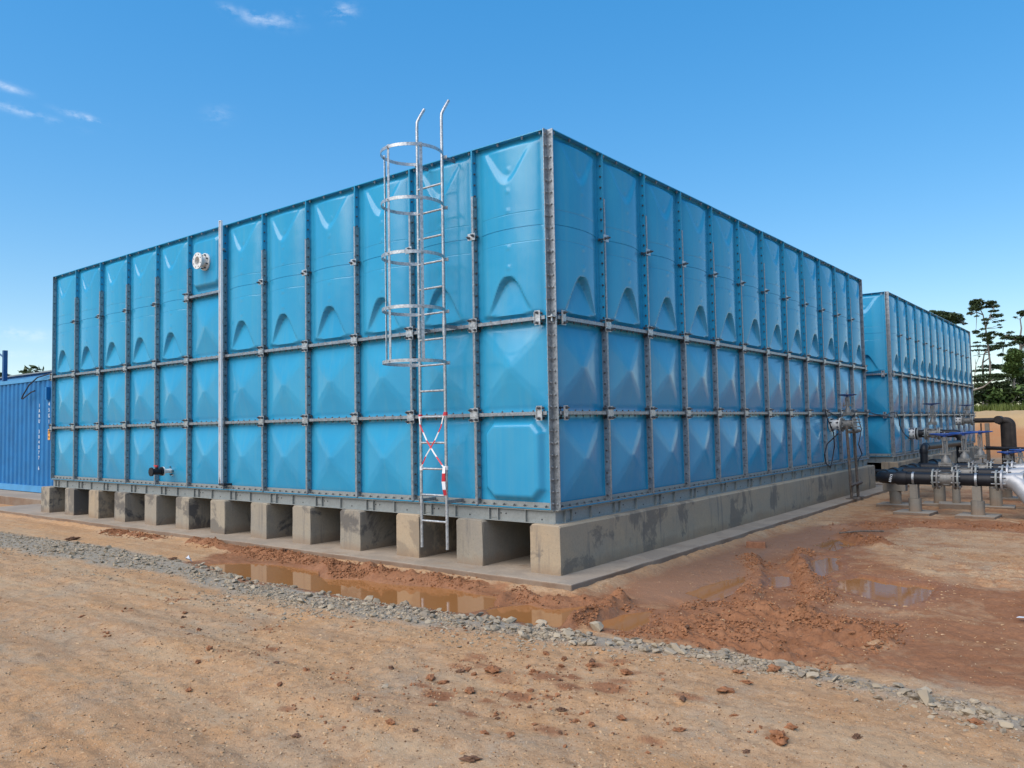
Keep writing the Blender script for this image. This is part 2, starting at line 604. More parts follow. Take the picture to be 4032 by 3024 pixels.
    def mesh(self, name, mats):
        me = bpy.data.meshes.new(name)
        me.from_pydata(self.v, [], self.f)
        mats = mats if isinstance(mats, (list, tuple)) else [mats]
        for x in mats:
            me.materials.append(x)
        me.polygons.foreach_set('use_smooth', self.s)
        if len(mats) > 1:
            me.polygons.foreach_set('material_index', self.mi)
        bm = bmesh.new()
        bm.from_mesh(me)
        bmesh.ops.recalc_face_normals(bm, faces=bm.faces)
        bm.to_mesh(me)
        bm.free()
        if any(self.s):
            me.set_sharp_from_angle(angle=R(42))
        me.update()
        return me


def link(name, me, parent=None, loc=(0, 0, 0), rz=0.0, rot=None):
    o = bpy.data.objects.new(name, me)
    COL.objects.link(o)
    o.location = loc
    o.rotation_euler = rot if rot else (0, 0, rz)
    if parent is not None:
        o.parent = parent
    return o


def part(name, mb, mats, parent, loc=(0, 0, 0), rz=0.0, bevel=0, rot=None):
    o = link(name, mb.mesh(name, mats), parent, loc, rz, rot)
    if name in ('bolt_circle', 'bolt_holes', 'scale_marks', 'foliage', 'crown'):
        o['kind'] = 'stuff'
    if bevel:
        bv(o, bevel)
    return o


def bv(o, w, seg=2):
    m = o.modifiers.new("edge", 'BEVEL')
    m.width = w
    m.segments = seg
    m.limit_method = 'ANGLE'
    m.angle_limit = R(40)


def tag(o, label, cat, group=None):
    o['label'] = label
    o['category'] = cat
    if group:
        o['group'] = group
    return o


def thing(name, label, cat, loc=(0, 0, 0), rz=0.0, group=None):
    return tag(link(name, None, None, loc, rz), label, cat, group)


def structure(o):
    o['kind'] = 'structure'
    return o


def copy_tree(o, parent=None):
    c = o.copy()
    COL.objects.link(c)
    if parent is not None:
        c.parent = parent
    for ch in list(o.children):
        copy_tree(ch, c)
    return c


def arc_path(corner, d_in, d_out, r, n=6):
    """points of a bend of radius r round a corner"""
    c, a, b = Vector(corner), Vector(d_in).normalized(), Vector(d_out).normalized()
    p0 = c - a * r
    out = []
    for i in range(n + 1):
        t = i / n * PI / 2
        out.append(p0 + a * (r * math.sin(t)) + b * (r * (1 - math.cos(t))))
    return out


# ------------------------------------------------------------------ ground
GZ = -0.73


def hash2(ix, iy, seed):
    h = (ix.astype(np.int64) * 374761393 + iy.astype(np.int64) * 668265263 + seed * 974711) & 0xffffffff
    h = ((h ^ (h >> 13)) * 1274126177) & 0xffffffff
    return ((h ^ (h >> 16)) & 0xffff) / 65535.0


def vnoise(x, y, seed):
    ix, iy = np.floor(x), np.floor(y)
    fx, fy = x - ix, y - iy
    fx, fy = fx * fx * fx * (fx * (fx * 6 - 15) + 10), fy * fy * fy * (fy * (fy * 6 - 15) + 10)
    a, b = hash2(ix, iy, seed), hash2(ix + 1, iy, seed)
    c, d = hash2(ix, iy + 1, seed), hash2(ix + 1, iy + 1, seed)
    return (a * (1 - fx) + b * fx) * (1 - fy) + (c * (1 - fx) + d * fx) * fy - .5


def fbm(x, y, scale, octv=4, seed=1, gain=.5):
    s, amp, t = 0, 1.0, 0
    for o in range(octv):
        k = scale * 2 ** o
        ca, sa = math.cos(o * 1.3), math.sin(o * 1.3)
        s = s + amp * vnoise((x * ca - y * sa) * k + 13.7 * o, (x * sa + y * ca) * k - 7.1 * o, seed + o)
        t += amp
        amp *= gain
    return s / t * 2


def sstep(a, b, x):
    t = np.clip((x - a) / (b - a), 0, 1)
    return t * t * (3 - 2 * t)


def seg_dist(x, y, pts):
    best, along = np.full(x.shape, 1e9), np.zeros(x.shape)
    acc = 0.0
    for (x0, y0), (x1, y1) in zip(pts[:-1], pts[1:]):
        dx, dy = x1 - x0, y1 - y0
        L2 = dx * dx + dy * dy
        t = np.clip(((x - x0) * dx + (y - y0) * dy) / L2, 0, 1)
        d = np.hypot(x - x0 - t * dx, y - y0 - t * dy)
        m = d < best
        best = np.where(m, d, best)
        along = np.where(m, acc + t * math.sqrt(L2), along)
        acc += math.sqrt(L2)
    return best, along


def poly_sd(x, y, pts):
    """signed distance to a polygon, negative inside"""
    d, _ = seg_dist(x, y, pts + pts[:1])
    ins = np.zeros(x.shape, bool)
    n = len(pts)
    for i in range(n):
        (x0, y0), (x1, y1) = pts[i], pts[(i + 1) % n]
        if y0 == y1:
            continue
        c = ((y0 > y) != (y1 > y)) & (x < (x1 - x0) * (y - y0) / (y1 - y0) + x0)
        ins ^= c
    return np.where(ins, -d, d)


POOLS = [  # outline, depth below the water, water height over GZ
    ([(-4.35, -1.40), (-4.2, -1.16), (-3.83, -1.02), (-3.24, -.86), (-2.71, -.85), (-2.36, -1.12), (-2.2, -1.14), (-1.79, -.93), (-1.36, -.97), (-1.13, -.87), (-.52, -.80), (-.08, -.88), (.10, -1.22),
      (.02, -1.5), (-.3, -1.55), (-.76, -1.62), (-1.26, -1.62), (-1.75, -1.6), (-2.23, -1.68), (-2.8, -1.7), (-3.33, -1.58)], -.035),
    ([(.17, -1.35), (.26, -1.06), (.36, -.95), (.62, -1.0), (.80, -.74), (1.02, -1.1), (1.07, -1.46), (.86, -1.5), (.61, -1.46), (.39, -1.45)], -.031),
    ([(1.22, -1.05), (1.24, -.83), (1.38, -.62), (1.54, -.9), (1.53, -1.26), (1.33, -1.28)], -.027),
    ([(1.70, 2.68), (1.91, 3.1), (2.12, 2.3), (2.09, 1.65)], -.034),
    ([(2.32, 1.62), (2.47, 1.93), (2.75, 1.76), (2.99, 1.82), (3.18, 1.76), (3.18, 1.08), (3.09, .84), (2.81, 1.0), (2.47, 1.27)], -.03),
    ([(1.64, 1.53), (1.77, 1.74), (1.97, 1.27), (1.84, 1.05)], -.045),
    ([(1.30, .32), (1.42, 1.3), (1.66, .85), (1.66, .12)], -.03),
    ([(1.42, 3.9), (1.5, 4.6), (1.82, 4.2), (1.75, 3.5)], -.028),
]
BERMS = [  # ridge line, half width, height, lumpiness
    ([(-5.9, -.56), (-4.9, -.58), (-3.8, -.6), (-2.9, -.66), (-2.35, -.78), (-1.67, -.74), (-.95, -.66), (-.6, -.6)], .15, .085, 1.0),
    ([(-2.45, -.98), (-2.2, -.97), (-1.7, -.8)], .10, .07, 1.0),
    ([(.06, -1.02), (.2, -.82), (.45, -.78), (.75, -.66), (1.0, -.5)], .11, .075, 1.0),
    ([(1.08, -1.35), (1.1, -1.0), (1.08, -.6), (1.02, -.45)], .12, .10, 1.0),
    ([(1.05, 2.48), (1.38, 1.95), (1.62, 1.4), (1.76, .85), (1.86, .35)], .13, .062, .8),
    ([(1.62, 2.45), (1.96, 1.72), (2.24, 1.08), (2.43, .75), (2.5, .17)], .13, .066, .8),
    ([(1.45, 3.3), (1.72, 2.5), (2.12, 1.5)], .10, .045, .8),
    ([(1.5, 4.95), (1.86, 4.35), (2.26, 3.95)], .14, .09, 1.1),
    ([(2.05, .05), (2.5, -.05), (2.95, -.25), (3.2, -.5)], .16, .06, 1.2),
    ([(1.15, 5.6), (2.0, 6.4), (3.2, 6.6), (4.4, 6.6)], .16, .06, 1.2),
    ([(-8.5, -.62), (-7.4, -.6), (-6.7, -.62)], .12, .05, 1.1),
]
CHURN = [(1.62, -.7), (2.2, .05), (2.9, -.05), (3.25, -.55), (3.1, -1.1), (2.83, -1.42), (2.3, -1.42), (1.8, -1.15)]
MUDS = [  # region, feather, weight
    (CHURN, .3, 1.0),
    ([(-5.2, -.5), (-2.0, -.5), (.5, -.42), (.6, 3.0), (.75, 5.6), (1.2, 7.0), (4.2, 7.0), (4.2, 6.2), (2.2, 6.0), (1.95, 4.3), (2.25, 2.9), (2.35, 2.1), (3.2, 1.8), (3.25, .5), (3.4, -.4), (3.0, -1.45), (1.6, -1.45), (-.3, -1.7), (-3.3, -1.6), (-4.8, -1.3)], .3, .62),
    ([(3.55, 1.4), (3.9, 2.0), (4.6, 1.4), (4.1, .4), (3.8, .6)], .2, .9),
    ([(1.4, 6.3), (4.8, 6.3), (5.0, 7.5), (1.2, 7.5)], .4, .6),
    ([(1.4, 1.5), (6, 1.5), (6, 7.5), (1.4, 7.5)], .5, .40),
    ([(.5, -1.5), (3.6, -1.45), (4.4, -1.6), (5.2, -1.2), (5.2, 1.9), (3.4, 2.2), (2.6, 3.0), (2.0, 4.6), (.5, 5)], .5, .60),
    ([(.5, 6.0), (6, 7.0), (6, 14), (.5, 13.4)], .6, .46),
    ([(.9, 16), (6, 15), (6, 27), (.9, 27)], 1.2, .44),
]
SILT = [(.62, .3), (.62, 3.4), (.85, 5.8), (1.35, 5.8), (1.5, 3.4), (1.1, 2.4), (1.5, 1.5), (1.62, .3), (1.2, -.35)]
_sr = random.Random(21)
SPOTS = [(_sr.gauss(1.75, .55), _sr.gauss(-2.75, .38), _sr.uniform(.06, .2), _sr.uniform(.45, .7)) for _ in range(34)]
SPOTS += [(_sr.uniform(-3, 4), _sr.uniform(-4, -2.4), _sr.uniform(.05, .16), _sr.uniform(.4, .6)) for _ in range(26)]
STRIP_UP = [(-26, -2.2), (-14, -1.85), (-10, -1.62), (-7, -1.52), (-5.1, -1.5), (-4.1, -1.56), (-3.2, -1.66), (-2.6, -1.72), (-1.9, -1.74), (-1.2, -1.66), (-.3, -1.64), (.3, -1.62), (.9, -1.56), (1.4, -1.6), (1.9, -1.55), (2.3, -1.52), (2.7, -1.47), (3.1, -1.52), (3.6, -1.58), (4.0, -1.66), (4.3, -1.78), (6, -2.4)]
STRIP_LO = [(-26, -3.1), (-14, -2.75), (-10, -2.45), (-8.2, -2.27), (-5.5, -2.16), (-4.1, -2.08), (-2.4, -2.2), (-1.6, -2.2), (-.4, -2.13), (.5, -2.0), (1.3, -1.88), (2.05, -1.79), (2.7, -1.66), (3.3, -1.72), (4.0, -1.88), (4.3, -1.98), (6, -2.6)]


def strip_edges(x):
    u = np.interp(x, [p[0] for p in STRIP_UP], [p[1] for p in STRIP_UP])
    l = np.interp(x, [p[0] for p in STRIP_LO], [p[1] for p in STRIP_LO])
    return u, l


def ground(x, y):
    """height over GZ and the material masks"""
    near = sstep(40, 12, np.hypot(x, y))
    h = fbm(x, y, .35, 3, 3) * .022 + fbm(x, y, 1.6, 4, 9) * .016 + fbm(x, y, 8, 4, 21, .62) * .012 * near + fbm(x, y, 24, 2, 31) * .007 * near
    road = sstep(-1.9, -2.6, y)
    h = h + road * (fbm(x * .18, y * 2.2 + np.sin(x * .35) * .5, 1.0, 3, 35) * .030 + fbm(x * .6, y * 6 + np.sin(x * .35) * 1.3, 1.0, 3, 37) * .010)
    # shallow clumpy crust on the road
    crust = np.clip(fbm(x, y, 3.1, 4, 41, .65) - .12, 0, 1)
    h = h + crust * .022 * near
    up_, lo_ = strip_edges(x)
    wob = fbm(x, y, 2.2, 3, 51) * .10
    strip = sstep(-.10, .06, (up_ + wob) - y) * sstep(-.12, .08, y - (lo_ + wob * 1.3))
    h = h + strip * .008
    xw, yw = x + fbm(x, y, 2.4, 3, 61) * .07, y + fbm(x, y, 2.4, 3, 67) * .07
    mud, wet, silt = np.zeros(x.shape), np.zeros(x.shape), np.zeros(x.shape)
    for pts, fe, wgt in MUDS:
        d = poly_sd(xw, yw, pts)
        mud = np.maximum(mud, sstep(fe, -fe, d) * wgt)
    silt = sstep(.22, -.18, poly_sd(xw, yw, SILT))
    low = sstep(.25, -.2, poly_sd(xw, yw, MUDS[1][0]))
    h = h * (1 - .55 * silt) - low * .022
    lump = fbm(x, y, 5.5, 4, 71, .62)
    lump2 = np.abs(fbm(x, y, 11, 3, 73, .6))
    churn = sstep(.25, -.15, poly_sd(xw, yw, CHURN))
    # chevron ridges left by the tyres in the churned mud and in the rut
    rc, ra = seg_dist(x, y, [(1.2, 3.1), (1.39, 2.47), (1.75, 1.59), (2.08, .75), (2.35, .06), (2.58, -.63), (2.73, -1.22)])
    rut = sstep(.22, .12, rc)
    tread = np.sin((ra + rc * .5) * 2 * PI / .105 + lump * 2.2)
    h = h - rut * .062 * sstep(-.2, .4, ra) * (1 - churn * .6) + rut * tread * .020 * sstep(.1, .6, ra)
    h = h + churn * (lump * .052 + lump2 * .042 + tread * .016 + .004)
    for pts, wd, ht, lm in BERMS:
        d, a = seg_dist(xw, yw, pts)
        ends = 1.0
        g = np.exp(-(d / wd) ** 2 * 1.3)
        h = h + g * ht * (.72 + lm * (lump * .75 + lump2 * .55))
        mud = np.maximum(mud, sstep(.25, .6, g) * .95)
        wet = np.maximum(wet, g * .25)
    POOLMIN = np.full(x.shape, 9.0)
    for pts, lv in POOLS:
        POOLMIN = np.minimum(POOLMIN, poly_sd(xw, yw, pts))
    for pts, lv in POOLS:
        d = poly_sd(xw, yw, pts)
        k = sstep(.07, -.09, d)
        h = h * (1 - k) + (lv - .05) * k
        edge = sstep(.35, 0, d)
        mud = np.maximum(mud, edge * .9)
        wet = np.maximum(wet, edge * .8)
        h = np.where((d > .03) & (d < .30) & (POOLMIN > .03), np.maximum(h, lv + .004 + .006 * sstep(.03, .3, d)), h)
    for (px, py, pr_, pw) in SPOTS:
        dd = ((x - px) / pr_) ** 2 + ((y - py) / (pr_ * .6)) ** 2
        mud = np.maximum(mud, pw * np.exp(-dd))
    wet = np.maximum(wet, silt * .6)
    wet = np.maximum(wet, low * .3)
    by = np.where((y > -.5) & (y < 13), np.abs(x - .49), 9)
    by = np.minimum(by, np.where((x < .49) & (x > -14), np.abs(y + .45), 9))
    k = np.exp(-(by / .16) ** 2) * (POOLMIN > .05)
    h = np.maximum(h, k * (.034 + lump * .02) - .05 * (1 - k))
    # tyre prints in the firm dirt at the right
    for pts, wd, ph in (([(3.52, 4.15), (3.66, 3.0), (3.76, 1.9)], .17, 0), ([(3.2, 3.05), (3.42, 2.6), (3.62, 2.0)], .10, .4)):
        d, a = seg_dist(x, y, pts)
        k = sstep(wd, wd * .65, d) * sstep(0, .2, a) * sstep(2.3, 1.9, a)
        h = h + k * np.sin((a + np.abs(d) * .6) * 2 * PI / .12 + ph) * .020
    # the rising bank of sand behind the tanks
    w2 = fbm(x, y, .12, 3, 83) * 1.5
    t = y - 29.5 + w2
    toe = sstep(0, 5, t)
    side = sstep(-70, -30, x)
    h = h + side * (toe * 1.72 + np.clip(t - 5, 0, 40) * .011)
    h = h + side * toe * fbm(x, y, .8, 4, 87) * .14
    bank = side * sstep(2.4, 3.3, t + fbm(x, y, .5, 3, 89) * 1.2)
    redb = side * sstep(-1.5, .5, t) * (1 - bank)
    grass = sstep(31, 34, t) * side + (1 - side) * sstep(12, 16, y) + sstep(-40, -60, x)
    return h, dict(strip=strip, mud=mud, wet=np.clip(wet, 0, 1), silt=silt, bank=bank, redbank=redb, grass=np.clip(grass, 0, 1))


def axis_pts(spans):
    out = []
    for a, b, st in spans:
        n = max(1, int(round((b - a) / st)))
        out.extend((a + (b - a) * i / n) for i in range(n))
    out.append(spans[-1][1])
    return np.array(out)


gx = axis_pts([(-900, -120, 60), (-120, -40, 6), (-40, -14, 1.0), (-14, -6, .10), (-6, -3, .05), (-3, -1, .035), (-1, 5.6, .022), (5.6, 8, .2), (8, 30, 1.2), (30, 120, 9), (120, 900, 60)])
gy = axis_pts([(-700, -60, 50), (-60, -10, 3), (-10, -6.4, .3), (-6.4, -5.6, .08), (-5.6, -.3, .022), (-.3, 3.2, .026), (3.2, 8, .05), (8, 14, .14), (14, 45, .5), (45, 120, 3), (120, 900, 50)])
GX, GY = np.meshgrid(gx, gy)
H, masks = ground(GX, GY)
H[(GX > -26) & (GX < .42) & (GY > -.25) & (GY < 27)] = np.minimum(H, -.02)[(GX > -26) & (GX < .42) & (GY > -.25) & (GY < 27)]
nxv, nyv = len(gx), len(gy)
verts = np.stack([GX.ravel(), GY.ravel(), H.ravel() + GZ], 1)
ii = np.arange(nxv * nyv).reshape(nyv, nxv)
quads = np.stack([ii[:-1, :-1].ravel(), ii[:-1, 1:].ravel(), ii[1:, 1:].ravel(), ii[1:, :-1].ravel()], 1)


def np_mesh(name, verts, quads, mat, smooth=True, attrs=None):
    me = bpy.data.meshes.new(name)
    k = quads.shape[1]
    me.vertices.add(len(verts))
    me.vertices.foreach_set('co', verts.astype(np.float32).ravel())
    me.loops.add(len(quads) * k)
    me.loops.foreach_set('vertex_index', quads.astype(np.int32).ravel())
    me.polygons.add(len(quads))
    me.polygons.foreach_set('loop_start', np.arange(len(quads), dtype=np.int32) * k)
    me.polygons.foreach_set('loop_total', np.full(len(quads), k, np.int32))
    me.polygons.foreach_set('use_smooth', np.full(len(quads), smooth))
    me.update(calc_edges=True)
    me.materials.append(mat)
    for n, a in (attrs or {}).items():
        at = me.attributes.new(n, 'FLOAT', 'POINT')
        at.data.foreach_set('value', a.astype(np.float32).ravel())
    me.validate()
    return me


g_ob = structure(link("ground", np_mesh("ground", verts, quads, MT['dirt'], True, masks)))
g_ob['label'] = "tan and red dirt ground with mud ruts"


def gh(x, y):
    h, _ = ground(np.array([float(x)]), np.array([float(y)]))
    return GZ + float(h[0])


# puddles: flat sheets of muddy water lying in the hollows
PLAB = ["long brown puddle beside the stone strip", "small puddle before the slab corner", "puddle right of the slab corner", "grey puddle behind the right rut",
        "wide puddle on the right of the ruts", "little puddle in the wheel rut", "shallow puddle left of the wheel rut", "far puddle by the heap of mud"]
for (pts, lv), lb in zip(POOLS, PLAB):
    cx, cy = sum(p[0] for p in pts) / len(pts), sum(p[1] for p in pts) / len(pts)
    mb = MB()
    mb.add([(cx + (px - cx) * 1.22, cy + (py - cy) * 1.22, GZ + lv) for px, py in pts], [tuple(range(len(pts)))])
    o = structure(part("puddle", mb, MT['water'], None))
    o['label'] = lb

# ------------------------------------------------------------------ slabs under the tanks and the container
SLAB_Z = -.645


def slab(name, x0, x1, y0, y1, z0, z1, mat, label, n=60):
    """a cast slab with slightly uneven edges"""
    mb = MB()
    r = random.Random(hash(label) % 1000)
    ring = []
    per = [((x0, y0), (x1, y0)), ((x1, y0), (x1, y1)), ((x1, y1), (x0, y1)), ((x0, y1), (x0, y0))]
    for (ax, ay), (bx, by) in per:
        k = max(2, int(math.hypot(bx - ax, by - ay) / .35))
        for i in range(k):
            t = i / k
            j = 0.0 if i == 0 else r.uniform(-.012, .012)
            nx, ny = (by - ay), -(bx - ax)
            L = math.hypot(nx, ny)
            ring.append((ax + (bx - ax) * t + nx / L * j, ay + (by - ay) * t + ny / L * j))
    m = len(ring)
    mb.add([(x, y, z0) for x, y in ring] + [(x, y, z1) for x, y in ring],
           [(i, (i + 1) % m, m + (i + 1) % m, m + i) for i in range(m)] + [tuple(m + i for i in range(m))])
    o = structure(part(name, mb, mat, None))
    o['label'] = label
    bv(o, .012)
    return o


slab("slab", -14.3, .49, -.45, 12.95, -.95, SLAB_Z, MT['slab'], "concrete slab under the near tank")
slab("slab", -12.3, .62, 13.45, 27.0, -.95, SLAB_Z - .02, MT['slab'], "concrete slab under the far tank")
slab("slab", -40, -13.6, .62, 9.5, -.95, -.56, MT['slab'], "raised concrete slab under the container")

# ------------------------------------------------------------------ plinths
PL_X = [-.06, -1.08, -2.06, -3.06, -4.06, -5.05, -6.05, -7.06, -8.07, -9.07, -10.07, -11.08, -12.09]
PL_LAB = ["tan stained concrete plinth at the near corner under the tank", "concrete plinth right of the ladder feet, dark wet side", "grey concrete plinth behind the ladder foot",
          "grey concrete plinth first left of the ladder", "pale topped concrete plinth second left of the ladder", "dark blotched concrete plinth third left of the ladder",
          "black stained concrete plinth below the level gauge", "grey plinth first left of the level gauge foot", "plinth with black wave shaped stain below the small drain valve",
          "plain grey plinth left of the drain valve", "pale tan plinth fourth from the left end", "grey plinth with black stained side, second from the left end", "leftmost plinth under the tank, next to the container"]


def plinth_mesh(length, seed):
    """a long cast block with a rough arris"""
    r = random.Random(seed)
    mb = MB()
    w, h = .19, .495
    ys = [0, .02] + [.02 + (length - .04) * i / 24 for i in range(1, 25)] + [length]
    prof = [(-w, 0), (-w - .004, .12), (-w + .003, .3), (-w, h - .018), (-w + .018, h), (0, h + .002), (w - .018, h), (w, h - .018), (w + .003, .3), (w + .004, .12), (w, 0)]
    vv, ff = [], []
    k = len(prof)
    for j, y in enumerate(ys):
        s = .985 if j in (0, len(ys) - 1) else 1.0
        for (px, pz) in prof:
            q = r.uniform(-.003, .003)
            vv.append((px * s + q, y + (r.uniform(-.003, .003) if 0 < j < len(ys) - 1 else 0), pz * (s if pz > .4 else 1) + (r.uniform(-.003, .003) if pz > 0 else 0)))
    for j in range(len(ys) - 1):
        for i in range(k - 1):
            ff.append((j * k + i, j * k + i + 1, (j + 1) * k + i + 1, (j + 1) * k + i))
    ff.append(tuple(reversed(range(k))))
    ff.append(tuple((len(ys) - 1) * k + i for i in range(k)))
    mb.add(vv, ff)
    return mb


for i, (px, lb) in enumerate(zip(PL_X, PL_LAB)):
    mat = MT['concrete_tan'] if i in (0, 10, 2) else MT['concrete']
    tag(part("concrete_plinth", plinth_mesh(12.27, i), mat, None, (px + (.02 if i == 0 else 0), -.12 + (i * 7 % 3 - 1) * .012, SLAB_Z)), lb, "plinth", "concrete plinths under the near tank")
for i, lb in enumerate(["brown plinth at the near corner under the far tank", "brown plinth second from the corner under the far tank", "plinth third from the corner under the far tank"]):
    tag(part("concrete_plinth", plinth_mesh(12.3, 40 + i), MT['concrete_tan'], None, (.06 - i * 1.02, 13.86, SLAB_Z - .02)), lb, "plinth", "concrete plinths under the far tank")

# ------------------------------------------------------------------ sectional water tanks
FL = .071


def grid_panel(us, vs_, hfun, u_half, v0, v1):
    """pressed face of a panel with its four outward flanges; local x along the wall, -y outward"""
    mb = MB()
    nu, nv = len(us), len(vs_)
    U, V = np.meshgrid(us, vs_)
    W = hfun(U, V)
    vv = [(float(a), -float(w), float(b)) for a, b, w in zip(U.ravel(), V.ravel(), W.ravel())]
    ff = [(j * nu + i, j * nu + i + 1, (j + 1) * nu + i + 1, (j + 1) * nu + i) for j in range(nv - 1) for i in range(nu - 1)]
    mb.add(vv, ff, True)
    t = .009
    a, b = -u_half, u_half
    mb.box(a, a + t, -FL, .0, v0, v1)
    mb.box(b - t, b, -FL, .0, v0, v1)
    mb.box(a + t, b - t, -FL, .0, v0, v0 + t)
    mb.box(a + t, b - t, -FL, .0, v1 - t, v1)
    return mb.mesh("panel", MT['grp'])


def pn_sstep(a, b, x):
    return sstep(a, b, x)


def h_pyramid(u, v):
    a, Hh = .425, .080
    au, av = np.abs(u), np.abs(v)
    p = np.minimum(1 - au / a, 1 - av / a)
    ridge = 1 - (au + av) / (2 * a) - .055
    p = np.minimum(p, ridge)
    p = np.clip(p, 0, .93)
    h = p * Hh + .008 * sstep(a + .025, a - .01, np.maximum(au, av))
    for cx, cy in ((.40, 0), (-.40, 0), (0, .40), (0, -.40)):
        d = np.hypot(u - cx, v - cy)
        h = h + .0012 * sstep(.262, .246, d) * sstep(.0, .05, p)
    return h


def h_tall(u, v):
    a, Hh = .415, .085
    bar = np.clip(1 - (u / a) ** 2, 0, 1) ** .8
    ends = sstep(.965, .90, np.abs(v))
    base = bar * Hh * ends + .006 * sstep(a + .03, a - .01, np.abs(u)) * ends
    bell = .46 * np.exp(-np.abs(u / .235) ** 2.4) - .02
    h = base
    for sgn, kk in ((-1, 1.0), (1, .95)):
        if sgn > 0:
            bell = .46 * np.exp(-np.abs(u / .27) ** 2.0) - .02
        d = (bell - .02) - (v * sgn * -1 * -1 + .0 if False else (1 - .07 - np.abs(v)))
        d = np.where(v * sgn > 0, d, -1)
        inner = np.minimum(base, .050 - .042 * np.clip((1 - np.abs(v) - .06) / .40, 0, 1) + .008 * (u / a) ** 2)
        if sgn > 0:
            inner = base * .64
        m = sstep(-.006, .042, d) if sgn < 0 else sstep(-.02, .095, d)
        h = h * (1 - m * kk) + inner * m * kk
    for cz in (-.42, -.2, .2, .42, .66):
        h = h + .004 * sstep(.032, .026, np.hypot(u - .02, v - cz))
    h = h - .006 * sstep(.006, .003, np.abs(v)) * sstep(a + .02, a - .02, np.abs(u))
    for s_ in (.16, -.16):
        h = h - .002 * sstep(.005, .0025, np.abs(v - s_)) * sstep(a, a - .03, np.abs(u))
    return h


def h_plate(u, v):
    au, av = np.abs(u), np.abs(v)
    q = np.maximum(np.maximum(au - .37, av - .40), (au + av - .665) * .80)
    h = .070 * sstep(.045, -.035, q)
    return h + .006 * sstep(.075, .06, q)


def h_plate2(u, v):
    au, av = np.abs(u), np.abs(v)
    q = np.maximum(np.maximum(au - .35, av - .37), (au + av - .665) * .72)
    return .075 * sstep(.05, -.04, q)


def lin(a, b, n):
    return list(np.linspace(a, b, n))


us = lin(-.49, .49, 57)
vm = sorted(set(lin(-.99, .99, 129) + [-.0065, -.003, .003, .0065, .1545, .1575, .1625, .1655, -.1545, -.1575, -.1625, -.1655]))
PM = dict(
    pyr=grid_panel(us, us, h_pyramid, .4985, -.4985, .4985),
    tall=grid_panel(us, vm, h_tall, .4985, -.9985, .9985),
    plate=grid_panel(us, us, h_plate, .4985, -.4985, .4985),
    plate2=grid_panel(us, us, h_plate2, .4985, -.4985, .4985),
)


def bolt(mb, p, d, r=.0115, L=.020):
    """bolt head with a little shank"""
    p, d = Vector(p), Vector(d)
    mb.cyl(p, p + d * L * .6, r, r, 6, True, smooth=False)
    mb.cyl(p + d * L * .6, p + d * L, r * .6, r * .6, 5, True, smooth=False)


def rail_mesh(z0, z1, both=True):
    mb = MB()
    if both:
        mb.box(-.017, -.0105, -.080, -.012, z0, z1)
    mb.box(.0105, .017, -.080, -.012, z0, z1)
    mb.box(-.0105, .0105, -.080, -.073, z0, z1)
    me = mb.mesh("rail", MT['galv'])
    return me


RAILS = dict(v=rail_mesh(.012, 1.998), v2=rail_mesh(2.002, 3.465, False))
_mb = MB()
_mb.box(.019, .981, -.082, -.012, .0105, .018)
_mb.box(.019, .981, -.082, -.012, -.018, -.0105)
_mb.box(.019, .981, -.082, -.0735, -.0105, .0105)
RAILS['h'] = _mb.mesh("rail", MT['galv'])
_mb = MB()
_mb.box(.013, .987, -.066, -.012, .0125, .019)
_mb.box(.013, .987, -.018, -.012, .019, .066)
RAILS['foot'] = _mb.mesh("foot_angle", MT['frame'])
# brackets: plate over a joint, long bolts standing off it
_mb = MB()
_mb.box(-.058, .058, -.098, -.090, -.077, .077)
_mb.box(-.050, .050, -.106, -.098, -.02, .02)
PLATE4 = _mb.mesh("bracket", MT['bright'])
_mb = MB()
_mb.box(-.052, .052, -.098, -.090, -.038, .040)
PLATE2 = _mb.mesh("bracket", MT['bright'])
_mb = MB()
_mb.box(-.036, .036, -.098, -.090, -.077, .077)
_mb.box(-.036, -.030, -.110, -.098, -.06, .06)
PLATEC = _mb.mesh("bracket", MT['bright'])
_mb = MB()
_mb.cyl((0, -.015, 0), (0, -.140, 0), .0085, None, 7)
_mb.cyl((0, -.098, 0), (0, -.116, 0), .017, None, 6, smooth=False)
_mb.cyl((0, -.018, 0), (0, -.034, 0), .017, None, 6, smooth=False)
LBOLT = _mb.mesh("long_bolt", MT['bolt'])


